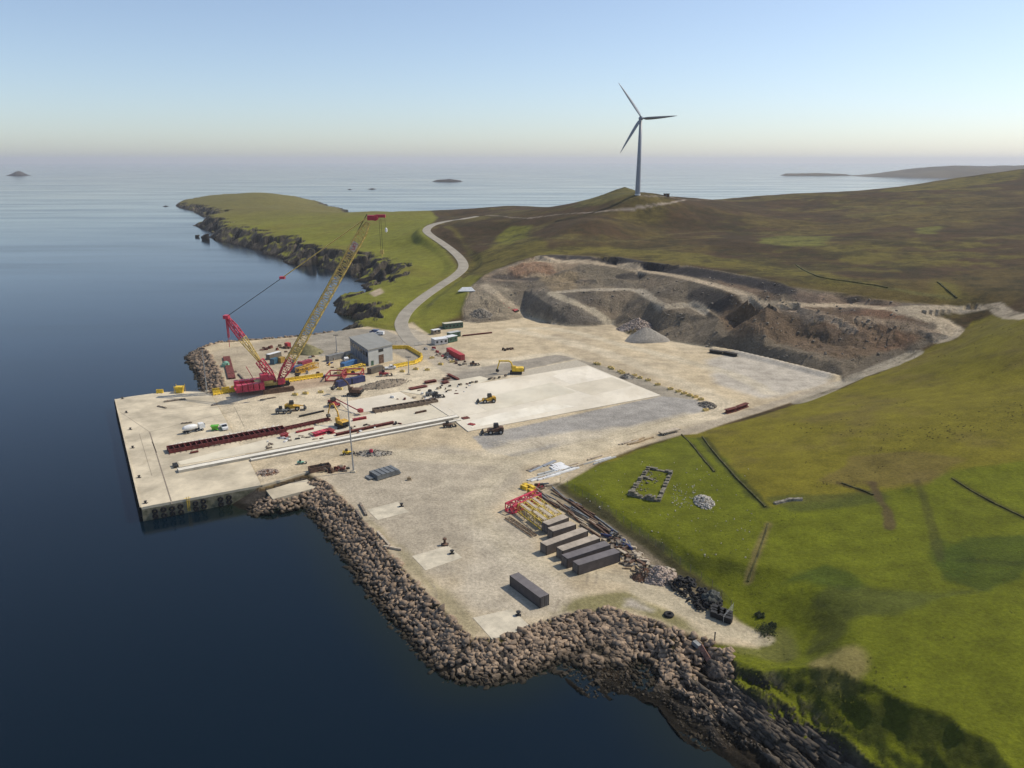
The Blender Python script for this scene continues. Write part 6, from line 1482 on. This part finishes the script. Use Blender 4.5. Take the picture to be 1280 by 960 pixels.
# tyres
r_ = random.Random(5)
for k in range(84):
    f = r_.random(); a = G(848,728); b2 = G(892,762); o_ = r_.uniform(-1, 1); nn = (b2-a).normalized(); nn = Vector((-nn.y, nn.x, 0))
    p = a.lerp(b2, f)+nn*o_*3.1; zz = 4.2+(1-abs(o_))*2.4*r_.random()*(1-.3*f)
    o = link('old_tyre', TY); o.location = (p.x, p.y, zz+.1); s_ = r_.uniform(.55, .95); o.scale = (s_, s_, s_); o.rotation_euler = (r_.uniform(-.9, .9), r_.uniform(-.9, .9), r_.uniform(0, 6))
    tag(o, 'old black tyre in the big heap by the fence at the track end', 'tyre', 'tyres in the heap at the track end')
o = link('old_tyre', TY); o.location = G(836,768,4.3); o.scale = (1.35, 1.35, 1.2); tag(o, 'large lone tyre lying flat in the weeds above the rock slope', 'tyre')
for k in range(9):
    p = G(894+k % 3*7.5, 765+(k % 3)*3.2+(k//3)*3.2); t = thing('plastic_crate', 'black plastic crate in the block at the end of the tyre heap', 'crate', (p.x, p.y, 4.02), -.6, 'black crates at the end of the tyre heap')
    MB().box(-.9, .9, -.6, .6, .1, 1.3).build('crate_body', M['rubber'], t); MB().box(-.95, .95, -.65, .65, 1.303, 1.38).build('crate_lid', M['dark'], t)
t_ = thing('net_bundle', 'grey fishing net bundle slumped over the tyres by the fence', 'net', G(889,752), .4); mb = MB(); bm = bmesh.new(); bmesh.ops.create_icosphere(bm, subdivisions=3, radius=1)
for v_ in bm.verts:
    k_ = 1+.22*math.sin(v_.co.x*7)*math.cos(v_.co.y*6+v_.co.z*5); v_.co = Vector((v_.co.x*2.4*k_, v_.co.y*1.9*k_, max(v_.co.z, -.1)*2.4*k_))
me_ = bpy.data.meshes.new('net'); bm.to_mesh(me_); bm.free(); me_.materials.append(mat('old_net', (.09,.095,.085), .95, var=.5, scale=3, bump=.8, bscale=9)); link('net', me_, t_)

# ------------------------------------------------------------------ fences
def fence(label, pts, h=1.9, step=3.0, wires=5, m_post='gtimber', m_w='mesh_wire', wr=.02, groundf=None, name='wire_fence'):
    L = [p for p in pts]; t = thing(name, label, 'fence', (L[0].x, L[0].y, L[0].z)); o0 = L[0]; pos = []
    for i in range(len(L)-1):
        d = L[i+1]-L[i]; k = max(1, int(math.hypot(d.x, d.y)/step))
        for j in range(k): pos.append(L[i]+d*(j/k))
    pos.append(L[-1]); pos = [Vector((p.x, p.y, max(hz(p.x, p.y), 3.9))) for p in pos]
    for p in pos[:100]: q = p-o0; MB().tube((q.x, q.y, q.z-.3), (q.x, q.y, q.z+h), .055, n=6).build('post', M[m_post], t)
    mb_ = MB()
    for i in range(len(pos)-1):
        a, b2 = pos[i]-o0, pos[i+1]-o0
        for w2 in range(wires): z = h*(w2+1)/(wires+.3); mb_.tube((a.x, a.y, a.z+z), (b2.x, b2.y, b2.z+z), wr, n=3, cap=False)
    mb_.build('wire', M[m_w], t); return t
fence('tall green wire fence running along the top of the grass bank', [T(u, v) for u, v in [(700,604),(728,620),(770,646),(810,676),(850,706),(890,735),(914,760)]], 2.0, 3.2, 9)
fence('grey fence panel closing the end of the tyre heap', [T(u, v) for u, v in [(916,764),(904,779)]], 2.0, 1.2, 8, 'galv', 'galv')
fence('grey steel fence beside the access road gate', [G(518,433), G(545,428.5)], 2.0, 2.5, 8, 'galv', 'galv', .03)
fence('grey steel fence behind the shed', [G(470,424), G(486,431), G(503,430)], 2.0, 2.5, 8, 'galv', 'galv', .03)
t_ = thing('gate_post', 'dark gate post standing on the verge at the track end', 'post', T(893,803)); MB().tube((0, 0, -.2), (0, 0, 2.2), .14, n=8).build('post', M['gtimber'], t_); MB().tube((0, 0, 2.2), (0, 0, 2.3), .16, n=8).build('cap', M['dark'], t_)

# ------------------------------------------------------------------ dykes on the hill
def dyke(label, pix, h, w_, m, name='turf_dyke'):
    pts = smooth_line(TP(pix), 5); mb_ = MB(); n_ = len(pts); vs = []; rr2 = random.Random(3)
    for i, p in enumerate(pts):
        t2 = pts[min(i+1, n_-1)]-pts[max(i-1, 0)]; t2.z = 0; t2.normalize(); nn = Vector((-t2.y, t2.x, 0)); z = hz(p.x, p.y); hh = h*rr2.uniform(.65, 1.15); ww = w_*rr2.uniform(.8, 1.2)
        for s_, zz in ((-.6, -.4), (-.35, hh*.9), (.3, hh), (.6, -.4)): q = p+nn*s_*ww; vs.append((q.x, q.y, z+zz))
    fs = [(i*4+j, i*4+j+1, i*4+5+j, i*4+4+j) for i in range(n_-1) for j in range(3)]+[(0, 1, 2, 3), ((n_-1)*4+3, (n_-1)*4+2, (n_-1)*4+1, (n_-1)*4)]
    mb_.add(vs, fs); return tag(mb_.build(name, m), label, 'field wall')
TM = mat('turf_wall', (.085,.08,.022), .95, var=.5, scale=.7, bump=.8, bscale=2)
dyke('old stone dyke running downhill right of the ruin to the field corner', [(878,546),(893,566),(905,580),(920,597),(938,615),(957,634)], .38, .6, TM)
dyke('tumbled earth dyke running down from the field corner towards the track end', [(960,655),(952,680),(945,700),(935,727)], .25, .5, TM)
dyke('low ruined wall stub across the slope right of the field corner', [(968,630),(985,626),(1003,625)], .6, 1.3, M['stone'])
dyke('short low dyke beside the ruin, left of the long dyke', [(852,543),(865,556),(880,575),(893,590)], .3, .6, TM)
dyke('eroded dyke beside the stream gully on the green slope', [(1052,604),(1075,612),(1092,619)], .3, .6, TM)
dyke('thin dyke crossing the slope at the right edge of the fields', [(1190,598),(1235,625),(1282,648)], .25, .45, TM)
dyke('dark turf dyke below the moor track at the far right', [(1172,353),(1185,364),(1196,373)], .7, 1.0, TM)
dyke('stone dyke crossing the moor above the quarry', [(995,331),(1020,345),(1060,352),(1110,360)], .5, .9, TM)
# ruin
rc = [T(787,619), T(823,627), T(839,591), T(811,586)]
gz0 = min(p.z for p in rc); t_ = thing('ruined_cottage', 'roofless stone ruin with broken walls on the green field', 'ruin', (rc[0].x, rc[0].y, gz0)); r_ = random.Random(8)
def ruinwall(a, b2, hmax, gaps=()):
    d = b2-a; L = math.hypot(d.x, d.y); d = Vector((d.x/L, d.y/L, 0)); nn = Vector((-d.y, d.x, 0)); mb_ = MB(); k = int(L/.55)
    for j in range(k):
        f = j/k
        if any(g0 < f < g1 for g0, g1 in gaps): hh = .3
        else: hh = hmax*(.7+.3*math.sin(j*.7))*r_.uniform(.8, 1.1)
        for l in range(max(1, int(hh/.4))):
            for s_ in (-.28, .28):
                p = a+d*(j*.55+(.25 if l % 2 else 0))+nn*s_-rc[0]; w2 = r_.uniform(.24, .3); z = hz(p.x+rc[0].x, p.y+rc[0].y)-gz0
                mb_.box(p.x-w2, p.x+w2, p.y-.27, p.y+.27, z+l*.4-.15, z+l*.4+.27+r_.uniform(-.03, .06), math.atan2(d.y, d.x)+r_.uniform(-.12, .12), (p.x, p.y))
    mb_.build('wall', rock_material('ruin_stone', (.16,.145,.11), (.22,.20,.155), (.10,.09,.065)) if 'ruin_stone' not in bpy.data.materials else bpy.data.materials['ruin_stone'], t_)
ruinwall(rc[0], rc[1], 1.9, ((.48, .56),)); ruinwall(rc[1], rc[2], 1.3, ((.55, .62),)); ruinwall(rc[3], rc[2], 1.2, ((.6, .75),)); ruinwall(rc[0], rc[3], 1.3)
i1 = rc[0].lerp(rc[3], .62); i2 = rc[1].lerp(rc[2], .62); ruinwall(i1, i1.lerp(i2, .55), .9)
RLs = []
for k in range(45):
    a = rc[0].lerp(rc[3], r_.random()); b2 = rc[1].lerp(rc[2], r_.random()); p = a.lerp(b2, r_.uniform(0, .6)); RLs.append((p.x-rc[0].x, p.y-rc[0].y, hz(p.x, p.y)-gz0, r_.uniform(.25, .7)))
o = rocks_stuff('fallen_stones', RLs, [rock_mesh(900+i, m=GREYM, sub=1) for i in range(3)], GREYM, None, None); o.parent = t_
# loose field stones
RLs = []
for k in range(260):
    u, v = (random.uniform(730, 940), random.uniform(575, 700)) if k % 3 else (random.uniform(840, 870), random.uniform(605, 635))
    p = T(u, v)
    if sdist(np.array([p.x]), np.array([p.y]), YP)[0] < -2: RLs.append((p.x, p.y, p.z, random.uniform(.12, .42)))
rocks_stuff('field_stones', RLs, [rock_mesh(950+i, m=PALEM, sub=1) for i in range(3)], PALEM, 'small pale stones scattered through the grass round the ruin', 'stones')
# quarry: loose blocks along the floor and on benches
RLs = []
for k in range(450):
    u, v = random.uniform(600, 1130), random.uniform(345, 455); p = T(u, v)
    if inside(np.array([p.x]), np.array([p.y]), QP)[0]: RLs.append((p.x, p.y, p.z, random.uniform(.4, 1.7)))
rocks_stuff('quarry_blocks', RLs, [rock_mesh(970+i, m=GREYM, sub=1) for i in range(4)], GREYM, 'loose blasted blocks strewn over the quarry slopes', 'rocks')

# ------------------------------------------------------------------ grass tussocks on the near hill and cliff edge (geometry)
def tussocks(name, n_, region, size, m, label, cond=None):
    r2 = np.random.RandomState(4); mb_v = []; mb_f = []; off = 0
    for k in range(n_):
        u, v = region(r2); p = T(u, v)
        if cond and not cond(p): continue
        s_ = r2.uniform(*size); nb_ = 7
        for b2 in range(nb_):
            a = r2.uniform(0, 6.28); rr_ = s_*r2.uniform(.1, .6); cx, cy = p.x+rr_*math.cos(a), p.y+rr_*math.sin(a); h = s_*r2.uniform(.35, .8); w2 = s_*r2.uniform(.18, .4)
            for q in range(4):
                aa = a+q*math.pi/2+.4; mb_v.append((cx+w2*math.cos(aa), cy+w2*math.sin(aa), p.z-.1))
            mb_v.append((cx+r2.uniform(-.2, .2)*s_, cy+r2.uniform(-.2, .2)*s_, p.z+h))
            for q in range(4): mb_f.append((off+q, off+(q+1) % 4, off+4))
            off += 5
    me_ = mesh_np(name, np.array(mb_v), np.array(mb_f), m); return tag(link(name, me_), label, 'grass', kind='stuff')
grass_m = mat('tussock_grass', (.095,.10,.010), .95, var=.5, scale=.25, col2=(.065,.066,.012)); grass_b = mat('tussock_brown', (.10,.08,.02), .95, var=.5, scale=.25)
offy = lambda p: sdist(np.array([p.x]), np.array([p.y]), YP)[0] < -1.5 and p.z > 2
tussocks('grass_tussocks', 1500, lambda r2: (r2.uniform(890, 1280), 600+360*r2.random()), (.15, .4), grass_m, 'rough grass tussocks over the lower fields', lambda p: offy(p) and fbm(np.array([p.x]), np.array([p.y]), 16, 3, 16)[0] > .22)
tussocks('moor_tussocks', 2300, lambda r2: (r2.uniform(880, 1280), r2.uniform(400, 610)), (.2, .5), grass_b, 'brown tussocks over the upper slope', lambda p: offy(p) and fbm(np.array([p.x]), np.array([p.y]), 22, 3, 15)[0] > .16)
DKM = rock_material('dark_shore_rock', (.060,.050,.040), (.115,.095,.072), (.035,.030,.025))
RLs = []
r_ = random.Random(21)
for k in range(1300):
    f = r_.random(); u = 872+f*170+r_.gauss(0, 16); v = 838+f*135+r_.gauss(0, 13); p = T(u, v)
    if p.z < 3.4: RLs.append((p.x, p.y, p.z-.25, r_.choice([.35, .5, .7, 1.0, 1.5])))
rocks_stuff('shore_rocks', RLs, [rock_mesh(1200+i, m=DKM, flat=.9) for i in range(6)], DKM, 'dark natural rocks along the foot of the near green cliff', 'rocks', strike=math.atan2(-.87, .5))
RLs = []
for k in range(2600):
    u = r_.uniform(700, 960); v = r_.uniform(800, 935); p = T(u, v)
    if -.5 < sdist(np.array([p.x]), np.array([p.y]), FORE)[0]+3 and p.z < 2.2: RLs.append((p.x, p.y, p.z-.15, r_.choice([.25, .4, .55, .8])))
rocks_stuff('foreshore_stones', RLs, [rock_mesh(1300+i, m=DKM, flat=.8, sub=1) for i in range(5)], DKM, 'small dark weedy stones over the foreshore below the rock armour', 'stones')
# dark bushes at the track end
for (u, v, s_, lab) in [(958,790,2.0,'dark green bush at the end of the gravel track'),(950,770,1.0,'small dark bush above the larger one at the track end'),(966,782,.8,'low dark shrub right of the bush at the track end')]:
    p = T(u, v); t = thing('gorse_bush', lab, 'bush', (p.x, p.y, p.z)); r2 = random.Random(u); mb_ = MB()
    for k in range(900):
        d = Vector((r2.gauss(0, 1), r2.gauss(0, 1), abs(r2.gauss(0, .8)))); d = d.normalized()*r2.uniform(.5, 1)*s_*(1+.3*math.sin(5*math.atan2(d.y, d.x))); d.z *= .75
        a = Vector((r2.gauss(0, 1), r2.gauss(0, 1), r2.gauss(0, 1))).normalized()*.14; b2 = a.orthogonal().normalized()*.09
        mb_.add([d-a, d+b2, d+a, d-b2], [(0, 1, 2, 3)])
    mb_.build('foliage', mat('bush_leaf', (.035,.05,.015), .8, var=.4, scale=2), t); mb_ = MB(); [mb_.tube((0, 0, -.2), (s_*.5*math.cos(k), s_*.5*math.sin(k), s_*.5), .06, .02, 5) for k in range(6)]; mb_.build('stem', M['gtimber'], t)
# wreck plate on the foreshore
p = T(882,822); t_ = thing('wreckage', 'rusty pink steel plate wreckage wedged among boulders at the shore', 'wreckage', (p.x, p.y, p.z+.5), .6)
o = MB().box(-.9, .9, -1.8, 1.8, 0, .25).box(-.9, -.7, -1.8, 1.8, .25, 1.2).build('hull_plate', mat('wreck', (.30,.16,.12), .9, var=.4), t_); o.rotation_euler = (.5, .3, 0)
o = MB().box(-.6, .6, 1.9, 3.4, .2, .9).build('grey_plate', M['grey_steel'], t_); o.rotation_euler = (.3, .2, .2)

# ------------------------------------------------------------------ islands
def island(name, label, u0, u1, vb, prof, m, depth=.35):
    a = G(u0, vb, 0); b2 = G(u1, vb, 0); Lx = (b2-a).length; n_ = 60; rows_ = 14; vs = []; fs = []
    Dp = Lx*depth; yy = (a.y+b2.y)/2
    for j in range(rows_+1):
        g = j/rows_
        for i in range(n_+1):
            f = i/n_; zt = np.interp(f, [q[0] for q in prof], [q[1] for q in prof]); top = max(CAMZ+ray(0, zt)[2]/ray(0, zt)[1]*yy, 0) if zt < vb else 0
            env = math.sin(math.pi*g)**.6 if 0 < g < 1 else 0; e2 = min(1, min(f, 1-f)*14)
            nz_ = float(fbm(np.array([f*37.]), np.array([g*23.+u0]), 4, 3, 9)[0])
            vs.append((a.x+(b2.x-a.x)*f, yy+Dp*(g-.35), (top*env*(1+.12*nz_))*e2-(2 if env == 0 or e2 == 0 else 0)))
    w2 = n_+1
    for j in range(rows_):
        for i in range(n_): fs.append((j*w2+i, j*w2+i+1, (j+1)*w2+i+1, (j+1)*w2+i))
    o = MB().add(vs, fs).build(name, m, None, True); tag(o, kind='structure') if label is None else tag(o, label, 'islet')
    return o
IM = mat('island_moor', (.075,.06,.032), .95, var=.35, scale=.004); IR = mat('skerry_rock', (.05,.042,.036), .95, var=.3, scale=.05)
island('hills', None, 1078, 1420, 221, [(0,221),(.08,219),(.2,212),(.3,208),(.38,207),(.5,208),(.7,206),(1,215)], IM, .4)
island('hills', None, 978, 1066, 219.5, [(0,219.5),(.05,217),(.5,216.3),(.9,217.5),(1,219.5)], IM, .3)
island('islet', 'small domed islet on the horizon at far left', 9, 36, 219.5, [(0,219.5),(.3,216),(.5,213.5),(.62,215),(.8,218),(1,219.5)], IR, .6)
island('islet', 'low brown islet far out in the middle of the sea', 539, 579, 227, [(0,227),(.2,224.6),(.6,223.8),(.9,225.6),(1,227)], IR, .4)
island('islet', 'tiny dark skerry behind the headland, right of another', 459, 471, 236.6, [(0,236.6),(.5,235.2),(1,236.6)], IR, .5)
island('islet', 'tiny dark skerry behind the headland, left of another', 434, 440, 237, [(0,237),(.5,236),(1,237)], IR, .5)
island('islet', 'thin dark reef beside the tip of the headland', 203, 211, 258, [(0,258),(.5,256.8),(1,258)], IR, .5)
island('islet', 'green topped sea stack behind the moor, right of the road', 558, 588, 268.3, [(0,268.3),(.15,266),(.35,262.3),(.6,261.8),(.8,265),(1,268)], mat('stack_turf', (.07,.075,.03), .95), .6)
for (u, v, s_, lab) in [(257,299,5,'dark pointed sea stack beside the headland cliffs'),(247,296,2,'low dark rock left of the pointed sea stack')]:
    me_ = rock_mesh(u, 'sea_stack', IR, 1.1); o = link('sea_stack', me_); o.location = G(u, v, .5); o.scale = (s_*2.6, s_*1.6, s_*2.2); tag(o, lab, 'rock')

# ------------------------------------------------------------------ haze
hm = bpy.data.materials.new('haze_air'); hm.use_nodes = True; hn = hm.node_tree; hn.nodes.clear()
ho = hn.nodes.new('ShaderNodeOutputMaterial'); hv = hn.nodes.new('ShaderNodeVolumePrincipled'); hv.inputs['Color'].default_value = (.90, .91, .95, 1); hv.inputs['Density'].default_value = HAZE; hv.inputs['Anisotropy'].default_value = .2
hn.links.new(hv.outputs[0], ho.inputs['Volume'])
tag(MB().box(-37000, 37000, -37000, 37000, -11, 202).build('haze', hm), kind='stuff')
